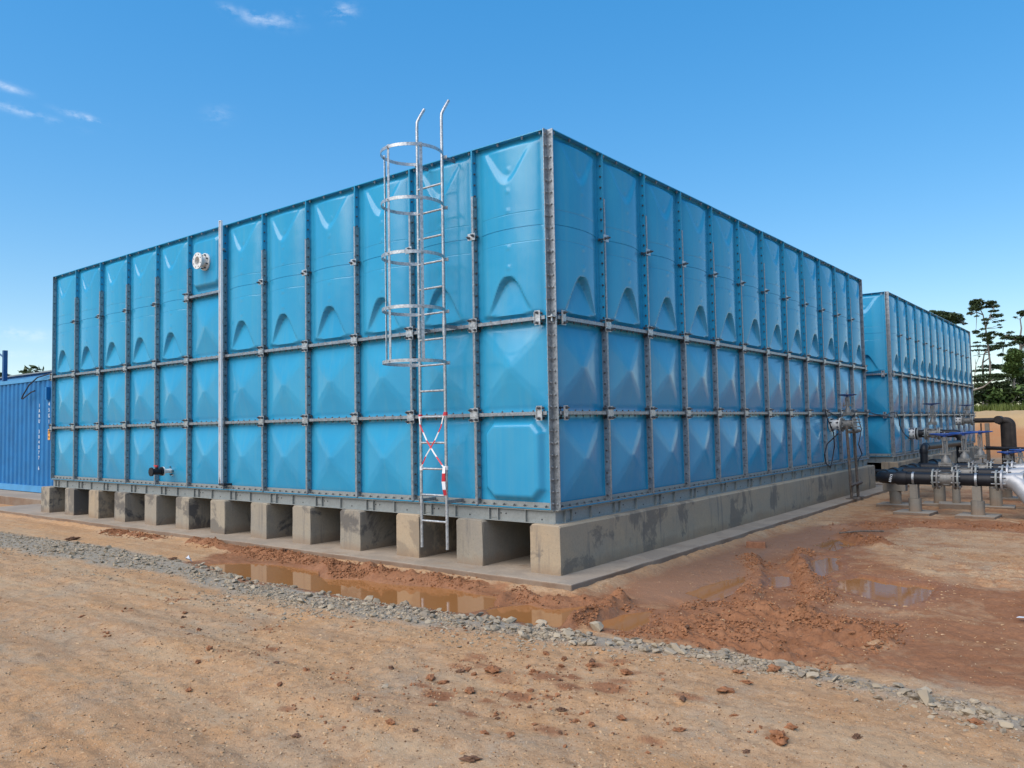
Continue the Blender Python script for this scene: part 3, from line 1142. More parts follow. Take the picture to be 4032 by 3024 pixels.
def build_tank(name, label, origin, front_from, special, near):
    """12 x 12 x 4 m tank; the front wall is built from x = front_from to 0, the right wall in full"""
    T = thing(name, label, "water tank", origin, 0, "blue sectional water tanks")
    rr = random.Random(5)

    def put(nm, me, face, u, v, w=0.0):
        o = link(nm, me, T, (u, -w, v), 0) if face == 'F' else link(nm, me, T, (w, u, v), PI / 2)
        if nm == 'panel':                                           # hand-bolted panels never sit quite true
            o.rotation_euler[0] += rr.gauss(0, .0022)
            o.rotation_euler[2] += rr.gauss(0, .0028)
        return o

    sets = (('F', range(front_from, 0)), ('R', range(0, 12)))
    for face, rngu in sets:
        bolts, tops = MB(), MB()
        u_list = list(rngu)
        for i in u_list:
            uc = i + .5
            odd = special and face == 'F' and i == -7
            if odd:
                put("panel", PM['plate2'], face, uc, 3.5)
                put("panel", PM['pyr'], face, uc, 2.5)
                put("rail", RAILS['h'], face, i, 3.0)
            else:
                put("panel", PM['tall'], face, uc, 3.0)
            put("panel", PM['pyr'], face, uc, 1.5)
            put("panel", PM['plate'] if (special and face == 'F' and i == -1) else PM['pyr'], face, uc, .5)
            for z in (1, 2):
                put("rail", RAILS['h'], face, i, z)
            put("foot_angle", RAILS['foot'], face, i, 0)
            for k in range(7):
                u = i + .08 + .14 * k
                for z in ((1, 2, 3) if odd else (1, 2)):
                    bolt(bolts, (u, -.044, z + .018), (0, 0, 1), .0105, .018)
                    bolt(bolts, (u + .012, -.044, z - .018), (0, 0, -1), .0095, .026)
                bolt(bolts, (u, -.042, .019), (0, 0, 1), .014, .022)
            for u in (i + .06, i + .36, i + .70, i + .94):
                bolt(tops, (u, -.042, 3.989), (0, 0, -1), .015, .028)
        # vertical joints
        js = [j for j in range(u_list[0], u_list[-1] + 2) if j != 0]
        for j in js:
            end = j in (-12, 12)
            if end:
                mb = MB()
                e = 1 if j < 0 else -1
                for kz in range(28 if near else 26):
                    bolt(bolts, (j + e * .011, -.044, .1 + kz * .14), (e, 0, 0))
                put("rail", END_RAIL, face, j + (.0125 if j < 0 else -.0125), 0)
            else:
                put("rail", RAILS['v'], face, j, 0)
                put("rail", RAILS['v2'], face, j, 0)
                for kz in range(31):
                    z = .07 + kz * .126
                    for s in (-1, 1):
                        off = .0175 if z < (2.0 if s < 0 else 3.47) else .0105
                        bolt(bolts, (j + s * off, -.044, z), (s, 0, 0))
            for z in (1, 2, 3):
                odd = special and face == 'F' and j in (-7, -6) and z == 3
                if z == 3 and end:
                    continue
                me = PLATEC if end else (PLATE4 if z < 3 or odd else PLATE2)
                if z == 3 and j == -6 and special and face == 'F':
                    continue
                off = (.03 if j < 0 else -.03) if end else 0
                br = put("bracket", me, face, j + off, z)
                br.rotation_euler[1] += rr.uniform(-.05, .05)
                pos = [(a, b) for a in (-.036, .036) for b in (-.054, .054)] if me is PLATE4 else ([(-.03, -.008), (.03, .010)] if me is PLATE2 else [(0, -.054), (0, .054)])
                for (a, b) in pos:
                    link("bolt", LBOLT, br, (a, rr.uniform(-.012, .008), b))
        # brackets beside the corner post
        for z in (1, 2):
            br = put("bracket", PLATEC, face, -.105 if face == 'F' else .105, z)
            for b in (-.054, .054):
                link("bolt", LBOLT, br, (0, 0, b))
        o = part("flange_bolts", bolts, MT['bolt'], T, (0, 0, 0), 0 if face == 'F' else PI / 2)
        o['kind'] = 'stuff'
        o = part("flange_bolts", tops, MT['galv'], T, (0, 0, 0), 0 if face == 'F' else PI / 2)
        o['kind'] = 'stuff'
        # steel skid under the wall
        fr = MB()
        a, b = (front_from, .02) if face == 'F' else (-.02, 12.0)
        fr.box(a, b, -.022, -.012, -.142, -.014)
        fr.box(a, b, -.060, .022, -.014, -.004)
        fr.box(a, b, -.052, .022, -.150, -.142)
        k = 0
        u = a + .15
        while u < b - .05:
            fr.box(u - .004, u + .004, -.050, -.022, -.142, -.014)
            if k % 2 == 0:
                fr.box(u + .12, u + .128, -.050, -.022, -.142, -.014)
                fr.box(u + .02, u + .11, -.028, -.022, -.12, -.04)
            u += .5
            k += 1
        part("base_beam", fr, MT['frame'], T, (0, 0, 0), 0 if face == 'F' else PI / 2)
        hb = MB()
        u = a + .3
        while u < b - .05:
            for du, dz in ((0, -.05), (.07, -.05), (.55, -.09)):
                hb.cyl((u + du, -.0215, dz - .02), (u + du, -.0245, dz - .02), .009, None, 8)
            u += 1.0
        o = part("beam_bolts", hb, MT['hole'], T, (0, 0, 0), 0 if face == 'F' else PI / 2)
        o['kind'] = 'stuff'
    # corner post: steel angle in the re-entrant corner, bolted in pairs
    cp = MB()
    cp.box(.001, .008, -.078, -.001, -.004, 4.004)
    cp.box(.008, .078, -.008, -.001, -.004, 4.004)
    post = part("corner_post", cp, MT['galv'], T)
    cb = MB()
    for k in range(32):
        z = .06 + k * .1255
        bolt(cb, (.008, -.046, z), (1, 0, 0), .0125, .018)
        bolt(cb, (.046, -.008, z), (0, -1, 0), .0125, .018)
        bolt(cb, (-.010, -.046, z), (-1, 0, 0), .0115, .018)
    o = part("post_bolts", cb, MT['galv'], post)
    o['kind'] = 'stuff'
    cl = MB()
    cl.box(.012, .072, -.072, -.012, 2.0, 2.009)
    cl.cyl((.04, -.04, 1.955), (.04, -.04, 2.03), .011, None, 8)
    part("post_clip", cl, MT['bright'], T)
    # closed shell behind the walls and the roof
    sh = MB()
    sh.box(-12 + .01, -.012, .012, 12 - .01, .005, 3.985)
    sh.box(-12.0, -.0115, 12 - .01, 12.071, -.004, 4.0)
    if front_from > -12:
        sh.box(-12.0, front_from - .002, -.06, .0115, -.004, 4.0)
    sh.box(-12.071, -12.0, .0, 12, -.004, 4.0)
    part("shell", sh, MT['grp'], T)
    sk = MB()
    sk.box(-11.95, -.03, .05, .06, -.15, -.005)
    for k in range(0, 12):
        sk.box(-11.9, -.05, .9 + k, .98 + k, -.149, -.0045)
    part("skid", sk, MT['frame'], T)
    return T


_mb = MB()
_mb.box(-.003, .003, -.078, -.012, .0, 3.995)
END_RAIL = _mb.mesh("rail", MT['galv'])

tank1 = build_tank("water_tank", "large blue panel water tank with ladder, standing on rows of concrete plinths", (0, 0, 0), -12, True, True)
tank2 = build_tank("water_tank", "farther blue panel water tank behind the near tank, beside the valves", (.10, 13.98, -.04), -2, False, False)

# level gauge on the front wall
gg = thing("level_gauge", "tall pale aluminium level gauge channel on the tank front", "gauge", (-5.97, -.125, 0))
mb = MB()
mb.box(-.022, .022, .004, .010, .10, 4.045)
mb.box(-.027, -.022, -.022, .010, .10, 4.045)
mb.box(.022, .027, -.022, .010, .10, 4.045)
mb.box(-.027, .027, -.023, .011, 4.045, 4.052)
part("channel", mb, MT['alu'], gg)
mb = MB()
mb.cyl((0.010, -.008, .14), (0.010, -.008, 4.03), .0075, None, 10)
part("sight_tube", mb, MT['alu'], gg)
mb = MB()
for k in range(28):
    z = .16 + k * .14
    mb.box(-.020, -.006 if k % 5 else .0, .0025, .004, z, z + (.018 if k % 5 else .032))
part("scale_marks", mb, MT['dark'], gg)
mb = MB()
mb.cyl((-.03, -.005, .085), (.10, -.005, .085), .017, None, 10)
mb.cyl((.10, -.005, .085), (.10, .115, .085), .015, None, 10)
mb.cyl((.085, -.005, .085), (.115, -.005, .085), .024, None, 10)
mb.cyl((.0, -.005, .07), (.0, -.005, .16), .013, None, 10)
part("elbow", mb, MT['cable'], gg)
mb = MB()
for z in (.4, 1.45, 2.5, 3.6):
    mb.box(-.045, .045, .0105, .045, z, z + .03)
part("clip", mb, MT['galv'], gg)


def flange(mb, c, axis, r, t, bore=0.0, nb=8, br=.0):
    """flange disc with bolt holes shown as little nuts"""
    c, d = Vector(c), Vector(axis).normalized()
    mb.cyl(c, c + d * t, r, None, 26)


def bolt_ring(mb, c, axis, r, n, br, L, both=True):
    c, d = Vector(c), Vector(axis).normalized()
    a = d.orthogonal().normalized()
    b = d.cross(a)
    for i in range(n):
        g = 2 * PI * (i + .5) / n
        p = c + a * (r * math.cos(g)) + b * (r * math.sin(g))
        mb.cyl(p - d * (L / 2 if both else 0), p + d * (L / 2), br, None, 6, smooth=False)


# white flanged nozzle on the odd upper panel
nz = thing("flanged_nozzle", "white flanged pipe nozzle on the upper tank panel beside the gauge", "pipe nozzle", (-6.475, -.078, 3.5))
mb = MB()
mb.lathe((0, 0, 0), (0, -1, 0), [(0, .135), (.022, .135), (.023, .078), (.118, .078), (.119, .128), (.142, .128), (.1425, .066), (.06, .064)], 28)
part("spool", mb, MT['white'], nz)
mb = MB()
mb.cyl((0, -.062, 0), (0, -.066, 0), .062, None, 20)
part("bore", mb, MT['galv'], nz)
mb = MB()
bolt_ring(mb, (0, -.034, 0), (0, 1, 0), .107, 8, .014, .03)
part("bolt_circle", mb, MT['bolt'], nz)
mb = MB()
bolt_ring(mb, (0, -.1421, 0), (0, 1, 0), .10, 8, .011, .003)
part("bolt_holes", mb, MT['hole'], nz)

# drain valve low on the front wall
dv = thing("drain_valve", "small black plastic valve with red handle on white tank drain pipe", "valve", (-7.53, 0, .25))
mb = MB()
mb.lathe((0, -.012, 0), (0, -1, 0), [(0, .080), (.018, .080), (.019, .033), (.165, .033), (.166, .072), (.184, .072)], 22)
part("pipe", mb, MT['white'], dv)
mb = MB()
bolt_ring(mb, (0, -.040, 0), (0, 1, 0), .06, 4, .012, .06)
part("bolt_circle", mb, MT['bolt'], dv)
mb = MB()
mb.lathe((0, -.198, 0), (0, -1, 0), [(0, .070), (.022, .070), (.023, .045), (.05, .048), (.09, .052), (.14, .048), (.165, .044), (.166, .070), (.19, .070)], 22)
mb.cyl((0, -.29, .04), (0, -.29, .068), .024, None, 12)
part("valve_body", mb, MT['black'], dv)
mb = MB()
mb.cyl((0, -.29, .066), (0, -.29, .088), .020, None, 12)
mb.obox((0.0, -.30, .092), (.05, 0, 0), (0, .013, 0), (0, 0, .009))
part("handle", mb, MT['red'], dv)

# ------------------------------------------------------------------ caged ladder
LX, LY = -1.465, -.27
ld = thing("caged_ladder", "galvanised ladder with round safety cage hung on the tank front", "ladder", (LX, LY, 0))
HW = .195
for s in (-1, 1):
    mb = MB()
    pts = [(s * HW, 0, -.48), (s * HW, 0, 1.0), (s * HW, 0, 2.5), (s * HW, 0, 4.36), (s * HW, .004, 4.43), (s * HW, .05, 4.51), (s * HW, .125, 4.62)]
    mb.tube(pts, .0178, 10)
    mb.cyl((s * HW, 0, 1.90), (s * HW, 0, 2.10), .0235, None, 10)
    part("rail", mb, MT['bright'], ld)
for k in range(14):
    z = -.18 + .293 * k
    mb = MB()
    mb.cyl((-HW + .006, 0, z), (HW - .006, 0, z), .0125, None, 10)
    part("rung", mb, MT['bright'], ld)
HZ = [1.59, 2.17, 2.76, 3.35, 3.93]
CR, CY = .345, -.285
a_open = math.asin(HW / CR)
for z in HZ:
    mb = MB()
    mb.ring((0, CY, z), (0, 0, 1), CR, .036, .006, a_open, 2 * PI - a_open, 40, ref=(0, 1, 0))
    for s in (-1, 1):
        mb.obox((s * (HW + .025), .018, z), (.003, 0, 0), (0, .035, 0), (0, 0, .018))
        mb.obox((s * (HW + .02), .03, z), (.03, 0, 0), (0, .003, 0), (0, 0, .018))
        mb.cyl((s * (HW + .02), .02, z), (s * (HW + .02), .045, z), .009, None, 6, smooth=False)
    part("hoop", mb, MT['bright'], ld)
for g in (66, 0, -66):
    gx_, gy_ = (CR - .006) * math.sin(R(g - 4)), CY - (CR - .006) * math.cos(R(g - 4))
    mb = MB()
    e = Vector((gx_, gy_ - CY, 0)).normalized()
    t = Vector((-e.y, e.x, 0))
    mb.obox((gx_ + e.x * -.003, gy_ + e.y * -.003, 2.77), t * .017, e * .003, (0, 0, 1.19))
    for z in HZ:
        mb.cyl((gx_ - e.x * .012, gy_ - e.y * .012, z), (gx_ + e.x * .022, gy_ + e.y * .022, z), .008, None, 6, smooth=False)
    part("cage_bar", mb, MT['bright'], ld)
for z in (.045, 2.0, 3.92):
    for s in (-1, 1):
        mb = MB()
        mb.box(s * HW - .004 + s * .022, s * HW + .004 + s * .022, -.02, .20 if z > 1 else .255, z - .02, z + .02)
        part("wall_bracket", mb, MT['galv'], ld)

# barrier tape tied across the ladder
tp = thing("barrier_tape", "red and white barrier tape crossed on the ladder rails", "tape", (LX, LY - .024, 0))


def ribbon(pts, w, tw=0.0):
    mb = MB()
    vv = []
    for k, p in enumerate(pts):
        p = Vector(p)
        d = (Vector(pts[min(k + 1, len(pts) - 1)]) - Vector(pts[max(k - 1, 0)])).normalized()
        n = Vector((math.sin(tw * k), -math.cos(tw * k), 0))
        s = d.cross(n).normalized() * w / 2
        vv += [tuple(p + s), tuple(p - s)]
    mb.add(vv, [(2 * k, 2 * k + 1, 2 * k + 3, 2 * k + 2) for k in range(len(pts) - 1)])
    return mb


def sol(o, t=.002):
    m = o.modifiers.new("thick", 'SOLIDIFY')
    m.thickness = t
    return o


sol(part("strip", ribbon([(-HW, 0, 1.0), (-.17, -.012, .9), (-.06, -.016, .72), (.05, -.014, .58), (HW, -.002, .41), (HW + .004, -.01, .30), (HW + .01, -.01, .2)], .017, .12), MT['tape'], tp))
sol(part("strip", ribbon([(HW, 0, 1.04), (.15, -.006, .88), (.05, -.008, .72), (-.08, -.01, .56), (-HW + .02, 0, .42)], .015, .1), MT['tape'], tp))
sol(part("tail", ribbon([(HW, -.014, .44), (HW + .006, -.03, .36), (HW - .006, -.024, .27), (HW + .012, -.03, .19), (HW + .02, -.02, .12)], .036, .25), MT['tape'], tp))
mb = MB()
for (x, z) in ((-HW, 1.0), (HW, 1.02), (HW, .42), (-HW + .01, .41)):
    mb.cyl((x, .024, z - .022), (x, .024, z + .022), .0235, None, 10)
part("knot", mb, MT['tape'], tp)

# ------------------------------------------------------------------ container left of the tank
CX0, CX1, CYF, CZ0, CH = -27.6, -15.35, 1.45, -.56, 2.86
ct = thing("shipping_container", "blue corrugated shipping container left of the tank", "container", (0, CYF, CZ0))
mb = MB()
pr = []
x = CX0 + .16
while x < CX1 - .2:
    pr += [(x, .0), (x + .075, .0), (x + .11, .034), (x + .195, .034), (x + .23, 0)]
    x += .27
pr.append((CX1 - .12, 0))
vv = [(px, .012 + py, z) for z in (.16, CH - .09) for px, py in pr]
k = len(pr)
mb.add(vv, [(i, i + 1, k + i + 1, k + i) for i in range(k - 1)])
part("side_wall", mb, MT['cont'], ct)
mb = MB()
mb.box(CX0 + .01, CX1 - .01, .06, 2.42, .05, CH - .03)
part("body", mb, MT['cont'], ct)
mb = MB()
mb.box(CX0 + .14, CX1 - .14, -.012, .06, CH - .10, CH - .005)
part("top_rail", mb, MT['contlite'], ct)
mb = MB()
mb.box(CX0 + .14, CX1 - .14, -.012, .06, .015, .17)
part("bottom_rail", mb, MT['contlite'], ct)
for cx in (CX0, CX1 - .13):
    mb = MB()
    mb.box(cx, cx + .13, -.018, .12, .0, CH)
    part("corner_post", mb, MT['cont'], ct)


def text(name, body, size, loc, rot, mat, parent, ext=.002, align='CENTER'):
    cu = bpy.data.curves.new(name, 'FONT')
    cu.body = body
    cu.size = size
    cu.extrude = ext
    cu.align_x = align
    cu.align_y = 'CENTER'
    tmp = bpy.data.objects.new(name + "_tmp", cu)
    COL.objects.link(tmp)
    dg = bpy.context.evaluated_depsgraph_get()
    me = bpy.data.meshes.new_from_object(tmp.evaluated_get(dg))
    bpy.data.objects.remove(tmp)
    me.materials.clear()
    me.materials.append(mat)
    return link(name, me, parent, loc, 0, rot)


def vert_text(s, x, z, step, size, mat, parent):
    for ch in s:
        if ch != ' ':
            text("letter", ch, size, (x, -.004, z), (PI / 2, 0, 0), mat, parent)
        z -= step


vert_text("IARU 304077 6", -16.49, 2.14, .128, .125, MT['ink'], ct)
vert_text("45G1", -15.93, 2.16, .14, .13, MT['ink'], ct)
mb = MB()
mb.box(-15.98, -15.86, -.006, .0, 1.30, 1.56)
st = part("height_sticker", mb, MT['orange'], ct)
text("digits", "2.9", .075, (-15.92, -.0075, 1.47), (PI / 2, 0, 0), MT['dark'], st)
text("digits", "9.6", .06, (-15.92, -.0075, 1.37), (PI / 2, 0, 0), MT['dark'], st)
mb = MB()
mb.box(-16.08, -15.98, -.05, .03, 2.28, 2.58)
part("vent", mb, MT['cont'], ct)

pts = [(-15.4, 1.52, 2.34), (-15.75, 1.42, 2.34), (-16.35, 1.34, 2.27), (-16.8, 1.32, 2.1), (-17.1, 1.31, 1.88), (-17.22, 1.31, 1.78), (-17.15, 1.31, 1.77), (-16.7, 1.33, 1.92), (-16.55, 1.36, 1.95)]
tag(part("cable", MB().tube(pts, .016, 8), MT['cable'], None), "dark cable looping down over the container's top edge", "cable")

# blue steel roof frame behind the container, with a post
rf = thing("roof_frame", "light blue steel roof edge running behind the container", "roof frame", (0, 3.0, 0))
mb = MB()
mb.box(-34, -15.2, -.04, .06, 2.50, 2.60)
part("beam", mb, MT['contlite'], rf)
mb = MB()
mb.box(-34, -15.2, -.10, 2.6, 2.66, 2.70)
part("sheet", mb, MT['frame'], rf)
mb = MB()
mb.box(-34, -15.2, .02, .10, 2.60, 2.659)
part("gutter", mb, MT['cont'], rf)
for x in (-22.45, -28, -16.0):
    mb = MB()
    mb.box(x - .06, x + .06, -.02, .10, -.56, 2.50)
    part("post", mb, MT['cont'], rf)
mb = MB()
mb.box(-34, -15.2, .12, .14, 2.2, 2.49)
part("fascia", mb, MT['darkblue'], rf)
lp = thing("steel_post", "blue square steel post with a slanted arm rising behind the container", "post", (-21.85, 2.55, -.56))
mb = MB()
mb.box(-.055, .055, -.055, .055, 0, 3.97)
part("mast", mb, MT['poststeel'], lp)
mb = MB()
mb.cyl((-.05, 0, 3.76), (-.8, -.1, 4.1), .025, None, 8)
part("arm", mb, MT['poststeel'], lp)

# ------------------------------------------------------------------ pipework
AX = -.13      # height of the branch pipe axis


def coupler(mb, c, axis, r, L):
    d = Vector(axis).normalized()
    mb.lathe(Vector(c) - d * L / 2, d, [(0, r * .96), (L * .12, r), (L * .88, r), (L, r * .96)], 22)


hp = thing("header_pipe", "thick black header pipe bending round beside the tank slab", "pipe", (0, 0, AX))
path = [(1.25, 13.2, -.02), (1.25, 11, -.02), (1.25, 8.3, -.01)] + [tuple(p) for p in arc_path((1.25, 7.86, 0), (0, -1, 0), (1, 0, 0), .26, 8)] + [(1.8, 7.86, 0), (2.07, 7.86, 0)]
part("pipe_run", MB().tube(path, .100, 24), MT['black'], hp)
for c, a in (((1.25, 8.32, 0), (0, 1, 0)), ((1.62, 7.86, 0), (1, 0, 0)), ((1.25, 8.95, 0), (0, 1, 0)), ((1.25, 9.85, 0), (0, 1, 0)), ((1.25, 10.5, 0), (0, 1, 0)), ((1.25, 11.5, 0), (0, 1, 0)), ((1.25, 12.5, 0), (0, 1, 0))):
    mb = MB()
    coupler(mb, c, a, .116, .16)
    part("coupler", mb, MT['black'], hp)
text("chalk_mark", "HW1", .062, (1.47, 7.758, .005), (PI / 2, -PI / 2 + .25, 0), MT['ink'], hp, .004)
mb = MB()
mb.tube([(1.25, 12.75, -.2), (.3, 12.75, -.2), (-1.5, 12.75, -.2)], .055, 14)
tag(part("black_pipe", mb, MT['black'], None, (0, 0, AX)), "thin black pipe passing between the two tanks behind the plinth", "pipe")


def wheel(mb, c, r, tube=.011, dish=.03, spokes=4):
    c = Vector(c)
    pts = [c + Vector((r * math.cos(2 * PI * i / 28), r * math.sin(2 * PI * i / 28), 0)) for i in range(29)]
    mb.tube(pts, tube, 8, False)
    for k in range(spokes):
        g = 2 * PI * (k + .3) / spokes
        mb.cyl(c + Vector((0, 0, -dish)), c + Vector((r * math.cos(g), r * math.sin(g), 0)), .010, .008, 6)
    mb.cyl(c + Vector((0, 0, -dish - .02)), c + Vector((0, 0, .012)), .024, None, 10)


def gate_valve(label, loc, rz, fr, half, hub, wr, wheelmat, group, stem_h):
    """flanged gate valve, bore along local x"""
    T = thing("gate_valve", label, "gate valve", loc, rz, group)
    b = fr * .62
    mb = MB()
    mb.lathe((-half, 0, 0), (1, 0, 0), [(0, fr), (.026, fr), (.027, b), (half * .55, b * .98), (half, b * 1.08), (half * 1.45, b * .98), (2 * half - .027, b), (2 * half - .026, fr), (2 * half, fr)], 26)
    mb.lathe((0, 0, -b * 1.1), (0, 0, 1), [(0, b * .5), (.02, b * .8), (b * 1.1, b * .86), (hub * .52, b * .80), (hub * .60, b * .80)], 20)
    part("body", mb, MT['valve'], T)
    mb = MB()
    mb.box(-b * .95, b * .95, -b * .80, b * .80, hub * .60, hub * .60 + .024)
    mb.box(-b * .95, b * .95, -b * .80, b * .80, hub * .60 + .028, hub * .60 + .052)
    mb.lathe((0, 0, hub * .60 + .052), (0, 0, 1), [(0, b * .72), (.05, b * .66), (.09, b * .42), (.12, b * .30), (.14, b * .30)], 18)
    for sx in (-1, 1):
        for sy in (-1, 1):
            mb.cyl((sx * b * .8, sy * b * .64, hub * .6 - .016), (sx * b * .8, sy * b * .64, hub * .6 + .07), .011, None, 6, smooth=False)
    part("bonnet", mb, MT['valve'], T)
    mb = MB()
    z0, z1 = hub * .60 + .19, stem_h - .08
    for s in (-1, 1):
        mb.obox((s * .030, 0, (z0 + z1) / 2), (.009, 0, 0), (0, .022, 0), (0, 0, (z1 - z0) / 2))
    mb.cyl((0, 0, z1 - .03), (0, 0, z1 + .03), .040, None, 12)
    mb.obox((0, 0, z0), (.085, 0, 0), (0, .025, 0), (0, 0, .012))
    for s in (-1, 1):
        mb.cyl((s * .07, 0, z0 - .04), (s * .07, 0, z0 + .055), .010, None, 6, smooth=False)
    part("yoke", mb, MT['valve'], T)
    mb = MB()
    mb.cyl((0, 0, hub * .60 + .1), (0, 0, stem_h + .035), .012, None, 10)
    part("stem", mb, MT['galv'], T)
    mb = MB()
    wheel(mb, (0, 0, stem_h), wr)
    part("handwheel", mb, wheelmat, T)
    mb = MB()
    for s in (-1, 1):
        bolt_ring(mb, (s * (half + .012), 0, 0), (1, 0, 0), fr * .80, 8, .012, .13)
    part("bolt_circle", mb, MT['galv'], T)
    return T


BR = [(2.29, 7.86), (2.33, 9.40), (2.37, 10.93)]
VLAB = ["front gate valve with blue wheel on the black header pipe", "middle gate valve with blue wheel, behind the front one", "rear gate valve with blue wheel on the third branch"]
PLB = ["black branch pipe in front of the pump pipes", "middle black branch pipe between two gate valves", "rear black branch pipe farthest from the viewer"]
for i, ((bx, by), lb) in enumerate(zip(BR, VLAB)):
    gate_valve(lb, (bx, by, AX), 0, .165, .135, .36, .215, MT['blue'], "gate valves of the pipe manifold", .735 - i * .008)
    bp = thing("branch_pipe", PLB[i], "pipe", (0, by, AX), 0, "black branch pipes of the manifold")
    x1 = bx + .135
    for (xa, xb, nm) in ((1.33 if i else 2.05, bx - .165, "inlet"), (x1 + .03, 3.02 - .09 * i, "outlet")):
        mb = MB()
        mb.tube([(xa, 0, 0), ((xa + xb) / 2, 0, 0), (xb, 0, 0)], .100, 22)
        part(nm, mb, MT['black'], bp)
    mb = MB()
    for xx in (bx - .165, x1 + .004, 3.02 - .09 * i):
        mb.cyl((xx - .008, 0, 0), (xx + .022, 0, 0), .125, None, 22)
    part("gasket", mb, MT['black'], bp)
    mb = MB()
    for xx in (bx - .20, x1 + .03, 2.985 - .09 * i):
        mb.cyl((xx, 0, 0), (xx + .026, 0, 0), .163, None, 26)
    part("backing_ring", mb, MT['frame'], bp)
    mb = MB()
    bolt_ring(mb, (3.03 - .09 * i, 0, 0), (1, 0, 0), .132, 8, .012, .2)
    part("bolt_circle", mb, MT['galv'], bp)

# silver pump manifold at the right edge
sm = thing("silver_manifold", "silver painted pump suction fitting at the right edge", "pipe fitting", (0, 0, AX))
mb = MB()
mb.tube([(3.36, 7.95, .0), (3.36, 9, 0), (3.34, 11.6, 0)], .135, 24)
part("pipe_run", mb, MT['silver'], sm)
for i, (bx, by) in enumerate(BR):
    xa = 3.055 - .09 * i
    mb = MB()
    mb.lathe((xa, by, 0), (1, 0, 0), [(0, .165), (.028, .165), (.029, .105), (.08, .110), (.2, .125), (.3, .125)], 26)
    part("nozzle", mb, MT['silver'], sm)
mb = MB()
mb.tube([(3.2, 7.86, 0), (3.3, 7.82, -.06), (3.42, 7.72, -.2), (3.55, 7.6, -.36), (3.7, 7.45, -.62)], .135, 24)
part("elbow", mb, MT['silver'], sm)
gate_valve("silver gate valve with blue wheel beyond the silver manifold, left of the pair", (2.80, 11.1, AX - .16), 0, .13, .11, .26, .17, MT['blue'], "gate valves beyond the silver manifold", .48)
gate_valve("silver gate valve with blue wheel beyond the silver manifold, right of the pair", (3.02, 10.95, AX - .12), 0, .13, .11, .26, .17, MT['blue'], "gate valves beyond the silver manifold", .49)

# riser loop
rp = thing("riser_pipe", "black pipe rising from the header and turning back", "pipe", (1.33, 0, 0))
path = [(0, 11.2, AX), (0, 11.2, .12)] + [tuple(p) for p in arc_path((0, 11.2, .285), (0, 0, 1), (0, 1, 0), .10, 6)] + [(0, 13, .27)] + [tuple(p) for p in arc_path((0, 15.3, .25), (0, 1, 0), (0, 0, -1), .10, 6)] + [(0, 15.3, -.74)]
part("pipe_run", MB().tube(path, .073, 18), MT['black'], rp)
mb = MB()
coupler(mb, (0, 11.2, .2), (0, 0, 1), .082, .09)
coupler(mb, (0, 11.42, .285), (0, 1, 0), .082, .09)
part("coupler", mb, MT['black'], rp)

# concrete piers below the pipes
PIER = [(1.80, 7.88, 0, "front left pier under the black pipe, with pipe strap"), (2.72, 7.84, 0, "front right pier under the black pipe, with pipe strap"), (1.28, 8.87, 1, "concrete pier with wide T head under the pipe bend"),
        (1.88, 9.52, 2, "round concrete pier behind the front valve"), (2.22, 9.10, 3, "slim round concrete pier behind the front valve"), (2.77, 9.49, 2, "round concrete pier behind the front right one"), (2.72, 11.34, 2, "rear round concrete pier near the silver fitting")]
for x, y, k, lb in PIER:
    z0 = gh(x, y)
    p = thing("concrete_pier", lb, "pier", (x, y, z0), 0, "concrete piers under the pipes")
    mb = MB()
    mb.box(-.28, .28, -.26, .26, -.12, .045 if k != 3 else .09)
    part("pad", mb, MT['padc'], p, (0, 0, 0), .08 * (k - 1), .01)
    top = {0: -.46, 1: -.43, 2: -.29, 3: -.30}[k] - z0
    mb = MB()
    r = .10 if k != 3 else .065
    mb.lathe((0, 0, .03), (0, 0, 1), [(0, r * 1.06), (.02, r), (top * .5, r * .985), (top - .03, r)], 24)
    part("column", mb, MT['pier'], p)
    mb = MB()
    if k == 0:
        mb.box(-.062, .062, -.08, .08, top, AX - .098 - z0)
        part("block", mb, MT['pier'], p, (0, 0, 0), 0, .006)
        mb = MB()
        zc = AX - z0
        mb.ring((0, -.02, zc), (1, 0, 0), .106, .035, .008, 0, 2 * PI, 30)
        part("strap", mb, MT['galv'], p)
    elif k == 1:
        mb.box(-.19, .19, -.09, .09, top, AX - .10 - z0)
        part("head", mb, MT['pier'], p, (0, 0, 0), 0, .006)
    else:
        mb.box(-.09, .09, -.09, .09, top, AX - .10 - z0 if AX - .10 - z0 > top + .02 else top + .04)
        part("head", mb, MT['pier'], p, (0, 0, 0), 0, .006)

# valve on the near tank's right wall, held on two scaffold tubes
gate_valve("weathered gate valve with dark wheel on the near tank's side wall", (.385, 9.35, .775), 0, .137, .125, .30, .16, MT['darkblue'], None, .575)


def spool(label, x, y, z, r, L, group):
    T = thing("flanged_spool", label, "pipe spool", (x, y, z), 0, group)
    mb = MB()
    mb.lathe((0, 0, 0), (1, 0, 0), [(0, r), (.020, r), (.021, r * .72), (L - .021, r * .72), (L - .020, r), (L, r)], 28)
    part("body", mb, MT['white'], T)
    mb = MB()
    bolt_ring(mb, (.03, 0, 0), (1, 0, 0), r * .84, 8, .014, .05)
    bolt_ring(mb, (L - .03, 0, 0), (1, 0, 0), r * .84, 8, .014, .05)
    part("bolt_circle", mb, MT['bolt'], T)
    return T


